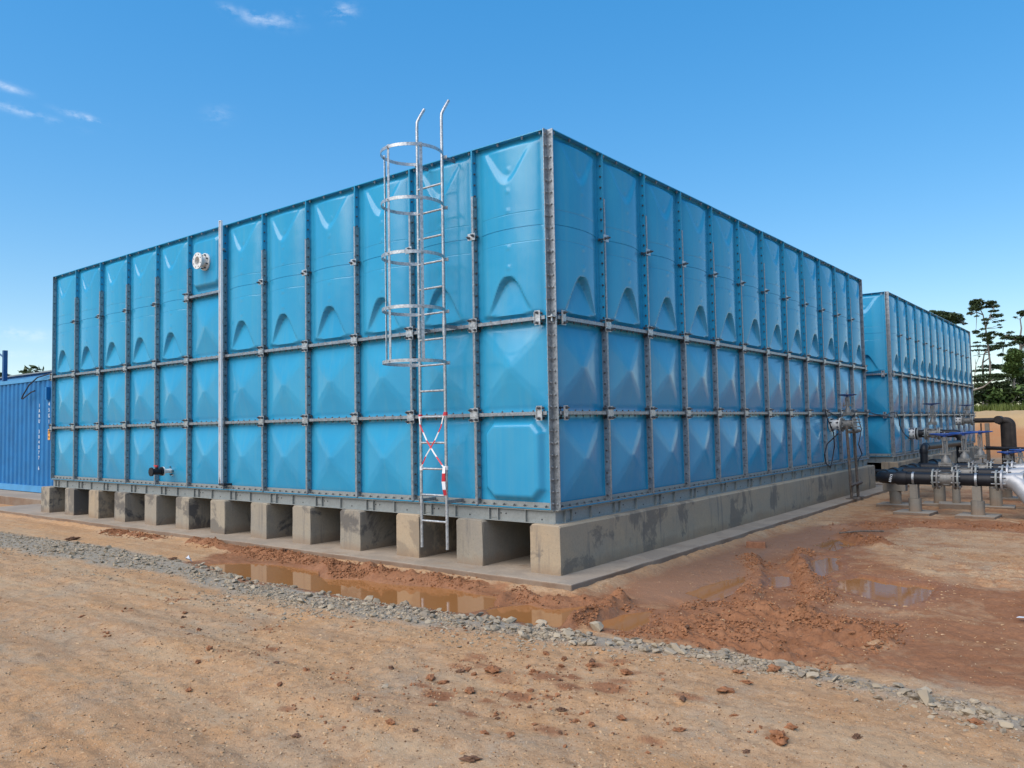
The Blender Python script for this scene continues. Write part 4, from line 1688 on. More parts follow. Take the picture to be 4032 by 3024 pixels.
spool("white flanged spool between near tank wall and its gate valve", .05, 9.35, .775, .137, .205, "white flanged spools on the tank walls")
sp = thing("scaffold_stand", "two leaning steel scaffold tubes under the tank valve", "pipe stand", (0, 0, SLAB_Z))
for (xa, ya, xb, yb, zt) in ((.43, 9.22, .39, 9.20, 1.62), (.43, 9.66, .41, 9.62, 1.60)):
    mb = MB()
    mb.cyl((xa, ya, .012), (xb, yb, zt - .22), .026, None, 12)
    part("tube", mb, MT['rust'], sp)
    mb = MB()
    mb.box(xa - .09, xa + .09, ya - .09, ya + .09, .001, .012)
    part("foot", mb, MT['rust'], sp)
for z in (.27, 1.28):
    mb = MB()
    mb.cyl((.465, 9.05, z), (.465, 9.80, z + .01), .026, None, 12, False)
    mb.cyl((.465, 9.055, z), (.465, 9.795, z), .020, None, 12)
    for yy in (9.22, 9.64):
        mb.obox((.44, yy, z), (.035, 0, 0), (0, .035, 0), (0, 0, .03))
    part("crossbar", mb, MT['rust'], sp)

# far tank outlets
spool("white flanged spool on the far tank wall by the corner", .15, 15.6, .475, .155, .17, "white flanged spools on the tank walls")
fp = thing("outlet_pipe", "short black outlet pipe from the far tank to its valve", "pipe", (0, 15.6, .475))
mb = MB()
mb.cyl((.325, 0, 0), (.355, 0, 0), .15, None, 24)
mb.tube([(.355, 0, 0), (.45, 0, 0), (.555, 0, 0)], .098, 20)
part("inlet", mb, MT['black'], fp)
mb = MB()
path = [(.86, 0, 0), (1.0, 0, 0)] + [tuple(p) for p in arc_path((1.33, 0, 0), (1, 0, 0), (0, 0, -1), .14, 6)] + [(1.33, 0, -1.2)]
mb.tube(path, .098, 20)
part("outlet", mb, MT['black'], fp)
mb = MB()
for xx in (.36, .53, .862):
    mb.cyl((xx, 0, 0), (xx + .026, 0, 0), .152, None, 24)
part("backing_ring", mb, MT['frame'], fp)
gate_valve("gate valve with dark wheel on the far tank near its corner", (.71, 15.6, .475), 0, .155, .14, .38, .20, MT['darkblue'], "gate valves on the far tank", .755)

spool("white flanged spool far along the far tank wall", .15, 22.4, .76, .15, .18, "white flanged spools on the tank walls")
gate_valve("gate valve with dark wheel at the far end of the far tank", (.475, 22.4, .76), 0, .15, .14, .28, .2, MT['darkblue'], "gate valves on the far tank", .50)
tp2 = thing("tee_pipe", "black pipe ending in a tall thick vertical pipe beside the sand bank", "pipe", (0, 22.4, 0))
mb = MB()
mb.tube([(.63, 0, .76), (1.0, 0, .76), (1.4, 0, .76)], .075, 18)
part("pipe_run", mb, MT['browniron'], tp2)
mb = MB()
mb.cyl((.625, 0, .76), (.655, 0, .76), .15, None, 24)
part("backing_ring", mb, MT['frame'], tp2)
mb = MB()
mb.cyl((1.36, -.30, .77), (1.36, .2, .77), .125, None, 22)
mb.cyl((1.36, -.33, .77), (1.36, -.28, .77), .10, None, 22)
part("tee", mb, MT['browniron'], tp2)
mb = MB()
mb.tube([(1.36, 0, .74), (1.5, -.05, .73)] + [tuple(p) for p in arc_path((1.68, -.05, .73), (1, 0, 0), (0, 0, -1), .14, 6)] + [(1.68, -.05, -.2)], .125, 20)
mb.cyl((1.56, -.05, .66), (1.56, -.05, -.75), .175, None, 24)
part("down_pipe", mb, MT['browniron'], tp2)
mb = MB()
mb.tube([(1.0, 1.0, 0), (2.4, .6, -.03), (6, .2, -.06)], .06, 12)
tag(part("black_pipe", mb, MT['black'], None, (0, 21, -.1)), "black pipe lying level before the orange sand bank", "pipe")
sp2 = thing("support_post", "steel post with pale block holding the far tee pipe", "post", (1.02, 22.4, -.72))
mb = MB()
mb.box(-.05, .05, -.05, .05, .0, 1.15)
part("shaft", mb, MT['rust'], sp2)
mb = MB()
mb.box(-.06, .06, -.06, .06, 1.15, 1.39)
part("block", mb, MT['pier'], sp2, bevel=.006)
tag(part("thin_rod", MB().cyl((0, 0, 0), (0, 0, 1.42), .022, None, 8), MT['rust'], None, (.84, 22.5, -.75)), "thin rusty rod standing under the far tee pipe", "rod")

# cables
for pts, lb in (
    ([(.13, 8.78, 1.08), (.15, 8.79, .93), (.2, 9.02, .62), (.16, 9.17, .36), (.13, 9.11, .1), (.13, 8.97, -.04), (.14, 8.68, .05), (.16, 8.53, .23), (.16, 8.73, .42), (.16, 9.05, .5), (.2, 9.3, .6)], "black cable hanging in a loop left of the near tank's valve"),
    ([(.14, 10.96, .94), (.16, 11.13, .66), (.14, 10.94, .34), (.15, 11.13, .13), (.12, 10.85, -.02)], "black cable hanging straight right of the near tank's valve"),
    ([(.13, 8.92, 1.03), (.15, 9.3, .96), (.14, 9.59, .94), (.13, 10.2, 1.0), (.13, 10.68, 1.02), (.13, 11.04, 1.03), (.14, 11.9, 1.02), (.14, 12.86, .94), (.2, 13.66, .90)], "black cable slung along the near tank's middle rail"),
    ([(.16, 12.3, .98), (.2, 13.0, .95), (.23, 13.61, 1.03), (.26, 13.86, 1.0), (.26, 14.1, .86), (.24, 14.22, .7), (.22, 14.78, .48), (.25, 15.28, .34)], "black cable draped over the far tank's corner to its spool"),
):
    tag(part("cable", MB().tube(pts, .011, 8), MT['cable'], None), lb, "cable")

# ------------------------------------------------------------------ stones
def rock_mesh(seed, flat=.45, n=14, name="stone"):
    r = random.Random(seed)
    bm = bmesh.new()
    for _ in range(n):
        v = Vector((r.gauss(0, 1), r.gauss(0, 1), r.gauss(0, 1))).normalized()
        m = max(abs(v.x), abs(v.y), abs(v.z))
        v = v * (.55 + .45 / m * .62)
        bm.verts.new((v.x * .5, v.y * r.uniform(.30, .42), v.z * .5 * flat))
    res = bmesh.ops.convex_hull(bm, input=bm.verts)
    bmesh.ops.delete(bm, geom=[g for g in res['geom_interior'] if isinstance(g, bmesh.types.BMVert)], context='VERTS')
    bmesh.ops.triangulate(bm, faces=bm.faces)
    bm.verts.ensure_lookup_table()
    me = bpy.data.meshes.new(name)
    bm.to_mesh(me)
    bm.free()
    return me


ROCKS = [rock_mesh(100 + i, rng.uniform(.36, .6)) for i in range(16)]
for me in ROCKS:
    me.materials.append(MT['stone1'])
RK = []
for me in ROCKS:
    co = np.zeros(len(me.vertices) * 3)
    me.vertices.foreach_get('co', co)
    fs = np.array([p.vertices[:] for p in me.polygons])
    RK.append((co.reshape(-1, 3), fs))


def rot_mats(n, tilt):
    a = nrng.uniform(0, 2 * PI, n)
    b, c = nrng.normal(0, tilt, n), nrng.normal(0, tilt, n)
    ca, sa, cb, sb, cc, sc_ = np.cos(a), np.sin(a), np.cos(b), np.sin(b), np.cos(c), np.sin(c)
    Z0 = np.zeros(n)
    I = np.ones(n)
    Rz = np.stack([ca, -sa, Z0, sa, ca, Z0, Z0, Z0, I], 1).reshape(n, 3, 3)
    Rx = np.stack([I, Z0, Z0, Z0, cb, -sb, Z0, sb, cb], 1).reshape(n, 3, 3)
    Ry = np.stack([cc, Z0, sc_, Z0, I, Z0, -sc_, Z0, cc], 1).reshape(n, 3, 3)
    return Rz @ Rx @ Ry, (a, b, c)


def scatter_mass(name, xs, ys, sizes, mat, sink, tilt=.3, label=None):
    n = len(xs)
    hh, _ = ground(xs, ys)
    Rm, _ = rot_mats(n, tilt)
    V, F, Tn = [], [], []
    off = 0
    kind = nrng.integers(0, len(RK), n)
    tone = nrng.beta(1.6, 1.6, n)
    for k, (co, fs) in enumerate(RK):
        idx = np.where(kind == k)[0]
        if not len(idx):
            continue
        p = np.einsum('nij,vj->nvi', Rm[idx], co) * sizes[idx][:, None, None]
        p += np.stack([xs[idx], ys[idx], GZ + hh[idx] + sizes[idx] * sink], 1)[:, None, :]
        V.append(p.reshape(-1, 3))
        F.append((fs[None] + (np.arange(len(idx)) * len(co))[:, None, None] + off).reshape(-1, 3))
        Tn.append(np.repeat(tone[idx], len(co)))
        off += len(idx) * len(co)
    o = link(name, np_mesh(name, np.concatenate(V), np.concatenate(F), mat, False, dict(tone=np.concatenate(Tn))))
    o['kind'] = 'stuff'
    if label:
        o['label'] = label
    return o


# the strip of broken flat stones along the edge of the road
N = 17000
sx_ = np.concatenate([nrng.uniform(-12.5, -4, 5600), nrng.uniform(-4, 5.2, 11400)])
up_, lo_ = strip_edges(sx_)
t = nrng.beta(1.25, 1.25, len(sx_))
stray = nrng.uniform(0, 1, len(sx_)) < .13
t = np.where(stray, -np.abs(nrng.normal(0, .42, len(sx_))), t)
sy_ = lo_ + (up_ - lo_) * (t * 1.16 - .08)
dens = np.clip(fbm(sx_, sy_, 1.8, 4, 51) * 2.0 + .62, 0.04, 1) * np.where(sx_ > 1.2, .72, 1.0)
keep = nrng.uniform(0, 1, len(sx_)) < dens
sx_, sy_ = sx_[keep], sy_[keep]
sz = .016 + .055 * nrng.beta(1.0, 3.6, len(sx_))
sz *= np.where(sx_ > -1.5, 1.12, 1.0)
scatter_mass("strip_stones", sx_, sy_, sz, MT['stone'], .06, .24, "grey broken stone laid along the road edge")

# the largest stones are single things
cnt = 0
for k in range(2000):
    if cnt >= 300:
        break
    x = rng.uniform(-7.5, 4.35) if rng.random() < .8 else rng.uniform(-1, 3)
    u_, l_ = strip_edges(np.array([x]))
    tt = rng.betavariate(1.1, 1.0) * 1.15 - .08
    y = float(l_[0] + (u_[0] - l_[0]) * tt)
    s = rng.uniform(.060, .10) if cnt > 26 else rng.uniform(.10, .145)
    o = link("stone", ROCKS[rng.randrange(16)], None, (x, y, gh(x, y) + s * .10 + .004))
    o.scale = (s, s, s)
    o.rotation_euler = (rng.gauss(0, .25), rng.gauss(0, .25), rng.uniform(0, 6.28))
    where = next(w for lim, w in ((-4.3, "left of the long puddle"), (-1.9, "beside the long puddle's left half"), (.2, "beside the long puddle's right half"), (1.6, "below the small puddles at the slab corner"), (3.1, "below the churned red mud"), (9, "right of the churned mud")) if x < lim)
    sized = "broad" if s > .098 else ("middling" if s > .08 else "small")
    tag(o, f"{sized} flat grey stone of the road-edge strip {where}", "stone", f"{sized} grey stones of the strip {where}")
    cnt += 1

# grit all over the road
n = 26000
d_ = nrng.uniform(0, 1, n) ** .6
xs = nrng.uniform(-7, 5.2, n)
ys = nrng.uniform(-5.4, -1.5, n)
xs2, ys2 = nrng.uniform(.5, 5.5, 5000), nrng.uniform(-1.6, 6, 5000)
xs, ys = np.concatenate([xs, xs2]), np.concatenate([ys, ys2])
cl = fbm(xs, ys, .9, 4, 95, .6)
keep = nrng.uniform(0, 1, len(xs)) < np.clip(cl * 1.1 + .5, .05, 1)
xs, ys = xs[keep], ys[keep]
scatter_mass("road_grit", xs, ys, .007 + .026 * nrng.beta(1, 5, len(xs)), MT['grit'], .1, .4, "fine grit scattered over the dirt road")
n = 1000
xs, ys = nrng.uniform(-7, 5.2, n), nrng.uniform(-5.4, -1.7, n)
scatter_mass("pale_pebbles", xs, ys, .008 + .020 * nrng.beta(1, 4, n), MT['stone'], .1, .4, "small grey pebbles pressed into the dirt road")


# crumbs of mud on the ridges and in the churned part
cx_, cy_ = [], []
for pts, wd, ht, lm in BERMS:
    for (x0, y0), (x1, y1) in zip(pts[:-1], pts[1:]):
        L = math.hypot(x1 - x0, y1 - y0)
        n = int(L * 900 * (1.5 if y1 < 0 else .8))
        t = nrng.uniform(0, 1, n)
        cx_.append(x0 + (x1 - x0) * t + nrng.normal(0, wd * .75, n))
        cy_.append(y0 + (y1 - y0) * t + nrng.normal(0, wd * .75, n))
n = 6500
cx_.append(nrng.uniform(1.5, 3.3, n))
cy_.append(nrng.uniform(-1.45, .15, n))
n = 1500
cx_.append(nrng.uniform(-.2, 1.6, n))
cy_.append(nrng.uniform(-1.35, -.5, n))
for (px, py, pr_, pw) in SPOTS:
    n = int(80 * pr_) + 3
    cx_.append(nrng.normal(px, pr_ * .8, n))
    cy_.append(nrng.normal(py, pr_ * .5, n))
xs, ys = np.concatenate(cx_), np.concatenate(cy_)
pm = np.full(xs.shape, 9.0)
for pts, lv in POOLS:
    pm = np.minimum(pm, poly_sd(xs, ys, pts))
keep = (pm > .05) & ~((ys > -.44) & (xs < .50)) & (nrng.uniform(0, 1, len(xs)) < np.clip(fbm(xs, ys, 3, 3, 77) * 1.6 + .55, .05, 1))
scatter_mass("mud_crumbs", xs[keep], ys[keep], (.010 + .055 * nrng.beta(1.0, 3.6, len(xs)))[keep], MT['crumb'], .12, .5, "red brown crumbs of mud on the ridges")


# thin flakes of dried crust lying on the road
n = 15000
xs, ys = nrng.uniform(-8, 5.2, n), nrng.uniform(-5.5, -1.8, n)
xs = np.concatenate([xs, nrng.uniform(1.8, 5.5, 4500)])
ys = np.concatenate([ys, nrng.uniform(-1.6, 7, 4500)])
keep = nrng.uniform(0, 1, len(xs)) < np.clip(fbm(xs, ys, 1.3, 4, 195, .65) * 1.9 + .38, .03, 1)
xs, ys = xs[keep], ys[keep]
scatter_mass("crust_flakes", xs, ys, .014 + .050 * nrng.beta(1, 5, len(xs)), MT['flake'], -.02, .16, "thin flakes of dried dirt on the road")


def clod_mesh(seed, flat=.6):
    r = random.Random(seed)
    bm = bmesh.new()
    bmesh.ops.create_icosphere(bm, subdivisions=3, radius=.5)
    from mathutils import noise as mn
    for v in bm.verts:
        p = v.co.copy()
        k = 1 + .75 * mn.noise(p * 2.6 + Vector((seed, 0, 0))) + .42 * mn.noise(p * 7.5 + Vector((0, seed, 0))) + .16 * mn.noise(p * 15 + Vector((0, 0, seed)))
        v.co = p * k
        v.co.z *= flat
        v.co.y *= .8
    me = bpy.data.meshes.new("mud_clod")
    bm.to_mesh(me)
    bm.free()
    return me


CLODS = [clod_mesh(3 * i + 1, rng.uniform(.4, .75)) for i in range(8)]
CLODS_D = [c.copy() for c in CLODS]
for c in CLODS:
    c.materials.append(MT['clod'])
for c in CLODS_D:
    c.materials.append(MT['darkclod'])
BIG = [  # x, y, size, dark, label
    (1.39, -2.72, .16, 0, "flattened red mud clod in the middle of the road, broadest of all"), (1.53, -3.10, .12, 0, "red mud clod right of the grey stone on the road"),
    (.79, -3.05, .07, 1, "small dark clod left of the flat red patches"), (1.15, -3.05, .12, 0, "wide low red clod above the grey road stone"),
    (2.16, -3.04, .07, 1, "dark pointed clod standing alone right of the road centre"), (1.75, -3.79, .055, 1, "small dark clod near the bottom, left of centre right"),
    (2.51, -2.97, .075, 0, "red clod near the right, below the mud splashes"), (2.20, -3.55, .09, 0, "soft red clod with splash ring low on the road"),
    (1.87, -2.63, .05, 1, "dark clod on the red mud splashes"), (2.16, -2.31, .13, 0, "paired red clods at the right of the splashes"), (1.89, -2.29, .10, 0, "thin red mud flake above the splashes"),
    (2.22, -3.88, .10, 1, "long dark strip of mud near the picture bottom"), (1.41, -3.74, .05, 1, "little dark clod at bottom left of centre"),
    (1.20, -4.12, .075, 1, "dark clod cut by the bottom picture edge"), (2.89, -1.71, .13, 0, "long red clod beside the stones at right"), (2.71, -1.86, .10, 0, "red clod just below the stone strip at right"),
    (2.80, -2.26, .15, 0, "long red smear clod below the stones at right"), (4.05, -1.95, .11, 0, "red lump of earth at the right edge past the stones"), (3.31, -2.78, .17, 0, "broad red mud patch clod at lower right"),
    (2.83, -2.92, .08, 0, "tan clod pair at the lower right"), (2.83, -2.01, .08, 0, "twin red clods under the stone strip"),
    (-5.92, -.32, .16, 1, "round dark lump on the mud beside the slab"), (-3.91, -.50, .18, 1, "dark mud heap on the slab edge"), (-1.93, -2.98, .085, 0, "single red clod on the left of the road"),
    (-4.83, -1.50, .16, 1, "dark red lump at the tip of the long puddle"), (.52, -3.74, .07, 0, "lone reddish clod low at left of centre"), (-.54, -3.58, .09, 0, "flat red flake on the left road half"),
    (-7.9, -1.40, .2, 1, "grey brown lump beyond the stone strip at left"), (1.95, -3.35, .04, 1, "tiny dark clod between grey stone and red clods"),
]
for i, (x, y, s, dk, lb) in enumerate(BIG):
    o = link("mud_clod", (CLODS_D if dk else CLODS)[i % 8], None, (x, y, gh(x, y) + s * .12))
    o.scale = (s * rng.uniform(.55, .8), s * .6, s * rng.uniform(.34, .5))
    o.rotation_euler = (0, 0, rng.uniform(0, 6.28))
    tag(o, lb, "mud clod", "red mud clods on the road")
for i in range(25, 120):
    if i < 70:
        x, y = rng.uniform(-3, 4.2), rng.uniform(-4.2, -2.2)
        if rng.random() < .5:
            x, y = rng.gauss(1.8, .7), rng.gauss(-2.8, .45)
    elif i < 95:
        x, y = rng.uniform(1.6, 3.3), rng.uniform(-1.4, .2)
    else:
        x, y = rng.uniform(-3.5, 1.0), rng.uniform(-.82, -.55)
    s = rng.uniform(.018, .05)
    o = link("mud_clod", (CLODS_D if rng.random() < .4 else CLODS)[rng.randrange(8)], None, (x, y, gh(x, y) + s * .12))
    o.scale = (s * rng.uniform(.9, 1.5), s, s * .8)
    o.rotation_euler = (0, 0, rng.uniform(0, 6.28))
    where = "on the dirt road below the stones" if i < 70 else ("on the churned mud by the wheel rut" if i < 95 else "on the mud bank between puddle and slab")
    tag(o, f"small red brown mud clod {where}", "mud clod", f"small mud clods {where}")

# single stones with a look of their own
for (x, y, s, lb) in ((1.07, -3.36, .07, "single pale grey stone on the road left of the red clods"), (-1.05, -1.60, .15, "yellowish round stone at the puddle's edge"),
                      (.84, -1.42, .13, "grey stone half sunk in mud before the slab corner"), (1.36, -1.40, .15, "grey stone at the foot of the mud ridge"), (-.62, -1.56, .14, "dark stone at the near shore of the puddle")):
    o = link("stone", ROCKS[int(abs(x * 10)) % 16], None, (x, y, gh(x, y) + s * .2))
    o.scale = (s, s, s * 1.3)
    tag(o, lb, "stone")
z = gh(.83, 3.32)
mb = MB()
mb.box(-.12, .12, -.055, .055, -.01, .075)
tag(part("brick", mb, MT['mudbrick'], None, (.83, 3.32, z), .3, .006), "reddish brick lying on the wet mud beside the slab", "brick")
tag(part("stick", MB().tube([(0, 0, 0), (.25, .1, .03), (.5, .32, .02)], .012, 7), MT['rust'], None, (1.5, 4.6, gh(1.6, 4.7) + .02)), "thin dark stick lying across the far puddle", "stick")
mb = MB()
r_ = random.Random(3)
vv = [(math.cos(k) * .05 * r_.uniform(.6, 1.2), math.sin(k) * .04 * r_.uniform(.6, 1.2), r_.uniform(0, .07)) for k in range(7)] + [(0, 0, .09)]
mb.add(vv, [(k, (k + 1) % 7, 7) for k in range(7)])
tag(sol(part("plastic_scrap", mb, MT['plastic'], None, (-4.42, -1.52, gh(-4.42, -1.52)))), "crumpled white plastic scrap on the stones by the puddle", "litter")
mb = MB()
mb.add([(-.03, -.014, 0), (.022, -.022, .005), (.035, .013, .006), (-.014, .022, .003)], [(0, 1, 2, 3)])
tag(sol(part("plastic_scrap", mb, MT['plastic'], None, (4.0, .62, gh(4.0, .62) + .03))), "pale plastic scrap on the red mud at right edge", "litter")

# ------------------------------------------------------------------ trees and verge beyond the bank
def leaf_cloud(mb, centre, rx, ry, rz, n, size, r, flat=1.0):
    for _ in range(n):
        while True:
            p = Vector((r.uniform(-1, 1), r.uniform(-1, 1), r.uniform(-1, 1)))
            if p.length < 1:
                break
        c = Vector(centre) + Vector((p.x * rx, p.y * ry, p.z * rz))
        s = size * r.uniform(.6, 1.3)
        a = Vector((r.gauss(0, 1), r.gauss(0, 1), r.gauss(0, .5))).normalized()
        b = a.cross(Vector((r.gauss(0, .5), r.gauss(0, .5), 1)).normalized()).normalized()
        mb.add([tuple(c - a * s), tuple(c + b * s * .45), tuple(c + a * s), tuple(c - b * s * .45)], [(0, 1, 2, 3)])


def tree(label, x, y, H_, spread, tiers, seed, mat, density=1.0, trunk_r=.16, lean=0.0, crown_from=.45, group="trees beyond the sand bank", flatk=.22, leaf=.30):
    r = random.Random(seed)
    z0 = gh(x, y) - .2
    T = thing("tree", label, "tree", (x, y, z0), 0, group)
    tm = MB()
    pts, rad = [], []
    for k in range(9):
        t = k / 8
        pts.append((lean * t * H_ + r.uniform(-.12, .12) * t, r.uniform(-.12, .12) * t, H_ * t * .97))
        rad.append(trunk_r * (1 - .85 * t) + .015)
    tm.tube(pts, rad, 9)
    cm = MB()
    for k in range(tiers):
        t = crown_from + (1 - crown_from) * (k + r.uniform(0, .8)) / tiers
        base = Vector(pts[min(8, int(t * 8))])
        for _ in range(r.choice((1, 2, 2))):
            g = r.uniform(0, 2 * PI)
            L = spread * r.uniform(.45, 1.0) * (1.15 - .4 * t)
            tip = base + Vector((math.cos(g) * L, math.sin(g) * L, L * r.uniform(.12, .42)))
            mid_ = (base + tip) / 2 + Vector((0, 0, L * .05))
            tm.tube([tuple(base), tuple(mid_), tuple(tip)], [.05 * trunk_r / .16, .035 * trunk_r / .16, .015], 6)
            for _q in range(r.choice((2, 3, 4))):
                c = tip + Vector((r.gauss(0, L * .22), r.gauss(0, L * .22), r.gauss(0, L * .08)))
                rx = spread * r.uniform(.16, .36)
                leaf_cloud(cm, c, rx, rx, rx * flatk * r.uniform(.7, 1.6), int(46 * density), leaf, r)
    c = Vector(pts[-1])
    leaf_cloud(cm, c, spread * .4, spread * .4, spread * .2, int(90 * density), leaf, r)
    part("trunk", tm, MT['bark'], T)
    part("crown", cm, mat, T)
    return T


def bush(label, x, y, h, w, seed, mat, n=500, group="bushes at the foot of the trees"):
    r = random.Random(seed)
    T = thing("bush", label, "bush", (x, y, gh(x, y) - .1), 0, group)
    cm, tm = MB(), MB()
    for _ in range(9):
        cx, cy, cz = r.uniform(-w, w), r.uniform(-w, w) * .6, r.uniform(.2, .8) * h
        leaf_cloud(cm, (cx, cy, cz), w * .5, w * .4, h * .26, n // 9, .24, r)
        tm.cyl((0, 0, 0), (cx * .8, cy * .8, cz), .03, .01, 5)
    part("foliage", cm, mat, T)
    part("stem", tm, MT['bark'], T)


DEP = 62.0


def clump_tree(label, depth, clumps, trunks, ox, oy, sc_, seed, mat, dens=1.0, tr=.10):
    """a real tree whose leaf clumps are placed one by one: picture-measured offsets turned into metres at the tree's own distance"""
    r = random.Random(seed)

    def at(x, y, dd=0.0):
        return CAM + pixdir(ox + x / sc_, oy + y / sc_) * ((depth + dd) / pixdir(ox + x / sc_, oy + y / sc_).dot(fw))
    m_px = depth / 3132.7 / sc_
    b0 = at(*trunks[0][0])
    T = thing("tree", label, "tree", (b0.x, b0.y, b0.z - .3), 0, "trees beyond the sand bank")
    o0 = Vector(T.location)
    tm, cm = MB(), MB()
    for tl in trunks:
        pts = [at(x, y, r.uniform(-.15, .15)) - o0 for x, y in tl]
        k = len(pts) - 1
        w = tr if tl is trunks[0] else tr * .55
        tm.tube(pts, [w * (1 - .7 * i / k) for i in range(k + 1)], 7)
    spine = [p for tl in trunks for p in tl]
    for (x, y, rx, ry) in clumps:
        dd = r.gauss(0, .55)
        c = at(x, y, dd) - o0
        a, bb = rx * m_px, ry * m_px
        near_ = min(spine, key=lambda q: abs(q[0] - x) + .6 * abs(q[1] - (y + abs(x - q[0]) * .3)))
        p0 = at(*near_) - o0
        tm.tube([tuple(p0), tuple((p0 + c) / 2 + Vector((0, 0, -.06))), tuple(c)], [.028, .02, .008], 5)
        n = int(max(24, 480 * a * bb / .1) * dens)
        leaf_cloud(cm, c, a * 1.12, max(a * .8, .25), bb * 1.15, min(n, 900), .105, r)
    part("trunk", tm, MT['bark'], T)
    part("crown", cm, mat, T)


Z5 = (3700, 1150, 3.015)
clump_tree("tall thin tree with sparse flat leaf tiers right of the far tank", 62, [(440, 130, 75, 45), (430, 190, 70, 35), (600, 130, 60, 25), (640, 170, 60, 20), (560, 175, 50, 15), (360, 255, 40, 15), (440, 285, 25, 8), (640, 225, 50, 12), (670, 280, 70, 22), (545, 325, 40, 15), (545, 370, 30, 15), (745, 340, 30, 8), (660, 355, 30, 8), (705, 390, 25, 6), (715, 420, 25, 6), (430, 475, 40, 20), (515, 440, 30, 10), (540, 510, 60, 25), (620, 480, 40, 15), (610, 540, 35, 12), (560, 565, 45, 20), (590, 600, 35, 20), (700, 500, 50, 15), (720, 605, 45, 10), (465, 525, 25, 10)],
           [[(640, 1400), (595, 1150), (600, 860), (570, 600), (545, 430), (515, 270), (480, 200)], [(545, 430), (590, 300), (640, 180)], [(515, 270), (440, 240), (370, 258)]], *Z5, 5, MT['leaf'])
clump_tree("layered dark tree with wide flat tiers beside the tall thin tree", 64, [(700, 640, 150, 15), (560, 690, 70, 12), (640, 670, 80, 14), (730, 745, 40, 15), (470, 640, 90, 8), (430, 690, 60, 8), (780, 520, 60, 12), (640, 880, 160, 18), (500, 930, 110, 14), (740, 890, 140, 20), (440, 600, 40, 7)],
           [[(520, 1400), (515, 1000), (510, 840), (530, 730), (560, 680)], [(530, 730), (620, 690), (760, 630)], [(510, 840), (590, 780), (600, 740), (470, 740), (390, 760)]], *Z5, 8, MT['leaf'])
clump_tree("dark tree spreading in from the right with long flat branches", 61, [(860, 540, 120, 20), (840, 480, 40, 10), (940, 560, 60, 20), (900, 600, 60, 20), (980, 600, 40, 30), (1060, 560, 90, 40), (1080, 640, 90, 40), (860, 900, 120, 60), (920, 1000, 110, 100), (1060, 800, 100, 120), (900, 1100, 120, 90), (1060, 1050, 110, 120)],
           [[(1010, 1400), (1000, 1100), (960, 820), (980, 640), (1060, 560)], [(980, 640), (880, 550), (780, 520)], [(960, 820), (880, 830), (790, 832)]], *Z5, 13, MT['leaf'])
clump_tree("bushy green tree in the middle of the trees at right", 60, [(870, 710, 60, 40), (850, 780, 70, 50), (930, 750, 60, 60), (880, 850, 90, 50), (840, 920, 80, 40), (900, 960, 80, 60)],
           [[(890, 1390), (885, 1100), (880, 900), (875, 740)]], *Z5, 17, MT['leaf2'], 1.3)
clump_tree("tall thin tree with bare pale trunk at the right edge", 65, [(965, 245, 40, 20), (1010, 240, 55, 25), (985, 275, 30, 12), (900, 300, 20, 6), (1070, 270, 50, 18)],
           [[(985, 1380), (960, 820), (955, 540), (970, 430), (955, 320), (1000, 270)]], *Z5, 19, MT['leaf'])
clump_tree("low dark tree with layered crown nearest the far tank's end", 60, [(600, 990, 160, 20), (560, 1040, 170, 20), (700, 1000, 120, 30), (480, 1110, 90, 25), (640, 1110, 150, 35), (560, 1180, 180, 45), (800, 1180, 170, 50), (420, 1010, 60, 14), (740, 1080, 90, 20)],
           [[(560, 1400), (570, 1250), (590, 1130), (600, 1010)], [(590, 1130), (500, 1100), (430, 1060)]], *Z5, 23, MT['leaf'])
clump_tree("slim leafless pale sapling by the far tank's end", 63, [(430, 940, 20, 8), (470, 760, 12, 5)], [[(400, 1380), (415, 1000), (430, 860), (470, 760)], [(430, 860), (420, 790)]], *Z5, 31, MT['leaf'], .5, .05)
clump_tree("dark spreading tree crown showing above the far tank's top edge", 74, [(1300, 350, 80, 15), (1400, 370, 90, 25), (1480, 390, 80, 30), (1550, 420, 40, 15), (1590, 465, 30, 8), (1500, 450, 70, 15), (1250, 334, 40, 8), (1440, 420, 70, 20), (1330, 400, 70, 20), (1400, 480, 90, 30)],
           [[(1400, 1300), (1400, 700), (1400, 430)], [(1400, 430), (1500, 410), (1590, 465)]], 3200, 1100, 2.659, 37, MT['leaf'], 1.1, .16)
clump_tree("green leafy tree far beyond the right picture edge", 62, [(1250, 700, 140, 90), (1200, 900, 160, 120), (1350, 950, 160, 120), (1250, 1120, 200, 120)], [[(1250, 1400), (1250, 1000), (1250, 700)]], *Z5, 41, MT['leaf2'])
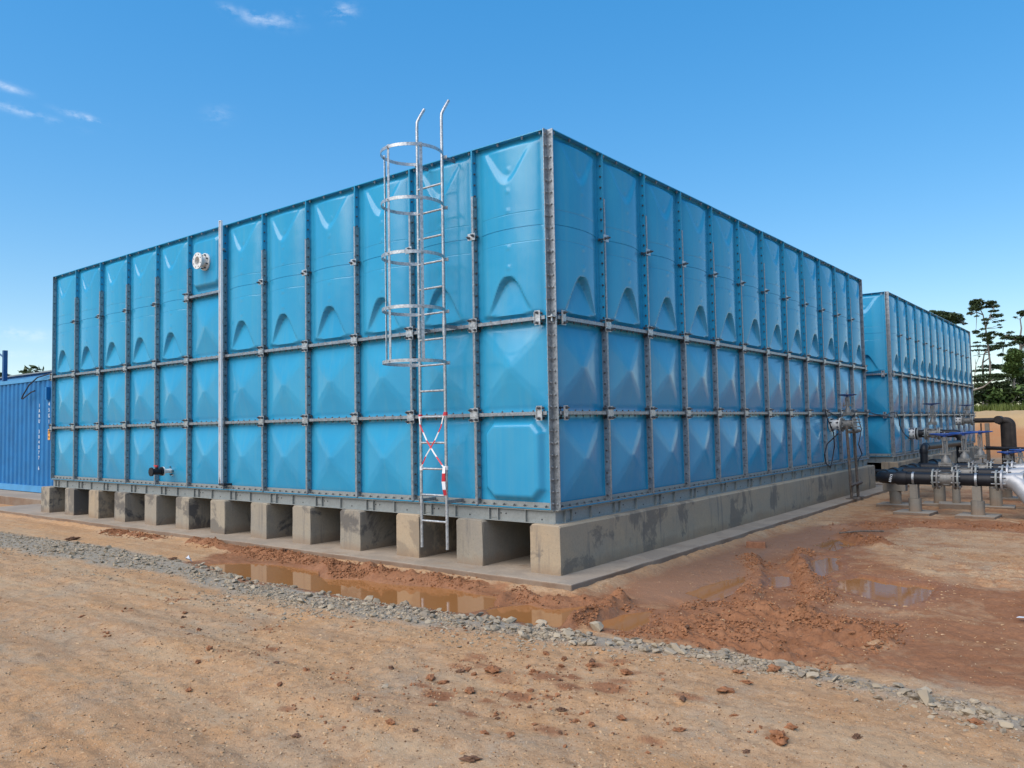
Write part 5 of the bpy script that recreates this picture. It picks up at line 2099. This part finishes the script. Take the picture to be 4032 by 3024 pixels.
for i, (x, y, h, w, m) in enumerate(((-6.5, 63, 1.6, 1.7, 'leaf'), (-4.6, 64, 1.7, 1.5, 'leaf'), (-3.0, 63, 1.9, 1.6, 'leaf2'), (-1.4, 64, 2.2, 1.6, 'leaf'), (.5, 63, 2.4, 1.8, 'leaf2'), (-5.4, 72, 2.8, 2.2, 'leaf'), (-2.6, 74, 3.0, 2.4, 'leaf'), (.2, 76, 3.2, 2.6, 'leaf'))):
    bush(["dark bush nearest the far tank's end", "dark bush left under the tall thin tree", "green bush right under the tall thin tree", "dark bush under the bushy green tree", "green bush at the right picture edge",
          "tall dark bush behind the left bushes", "tall dark bush behind the middle bushes", "tall dark bush behind the right bushes"][i], x, y, h, w, 60 + i, MT[m])
# fallen trunk among the bushes
tag(part("fallen_branch", MB().tube([(-6.4, 60.6, 2.7), (-5.0, 60.5, 2.75), (-4.0, 60.4, 3.05), (-3.3, 60.3, 3.6)], [.07, .06, .05, .02], 8), MT['bark'], None), "bare pale branch lying across in front of the bushes", "branch")
# trees far left, beyond the roof frame
tree("dark far tree left of the blue steel post", -63.2, 15.6, 7.0, 2.6, 8, 71, MT['leaf'], 1.2, .16, 0, .3, group="trees beyond the container")
tree("dark far tree right of the blue steel post", -61.2, 18.2, 6.7, 2.4, 8, 73, MT['leaf'], 1.2, .16, 0, .3, group="trees beyond the container")
tree("small far treetop just above the roof edge", -60, 21.4, 6.3, 1.6, 6, 79, MT['leaf'], .8, .12, 0, .3, group="trees beyond the container")

r = random.Random(99)
mb = MB()
for _ in range(9000):
    x, y = r.uniform(-14, 6), 60.2 + abs(r.gauss(0, 2.0))
    z = GZ + 1.72 + min(40, max(0, y - 34.5)) * .011 - .1
    hgt = r.uniform(.25, .75)
    g = r.uniform(0, PI)
    dx, dy = math.cos(g) * .05, math.sin(g) * .05
    lx, ly = r.gauss(0, .12), r.gauss(0, .12)
    mb.add([(x - dx, y - dy, z), (x + dx, y + dy, z), (x + lx, y + ly, z + hgt)], [(0, 1, 2)])
o = part("grass", mb, MT['grass'], None)
o['kind'] = 'stuff'
o['label'] = "green grass verge below the trees"
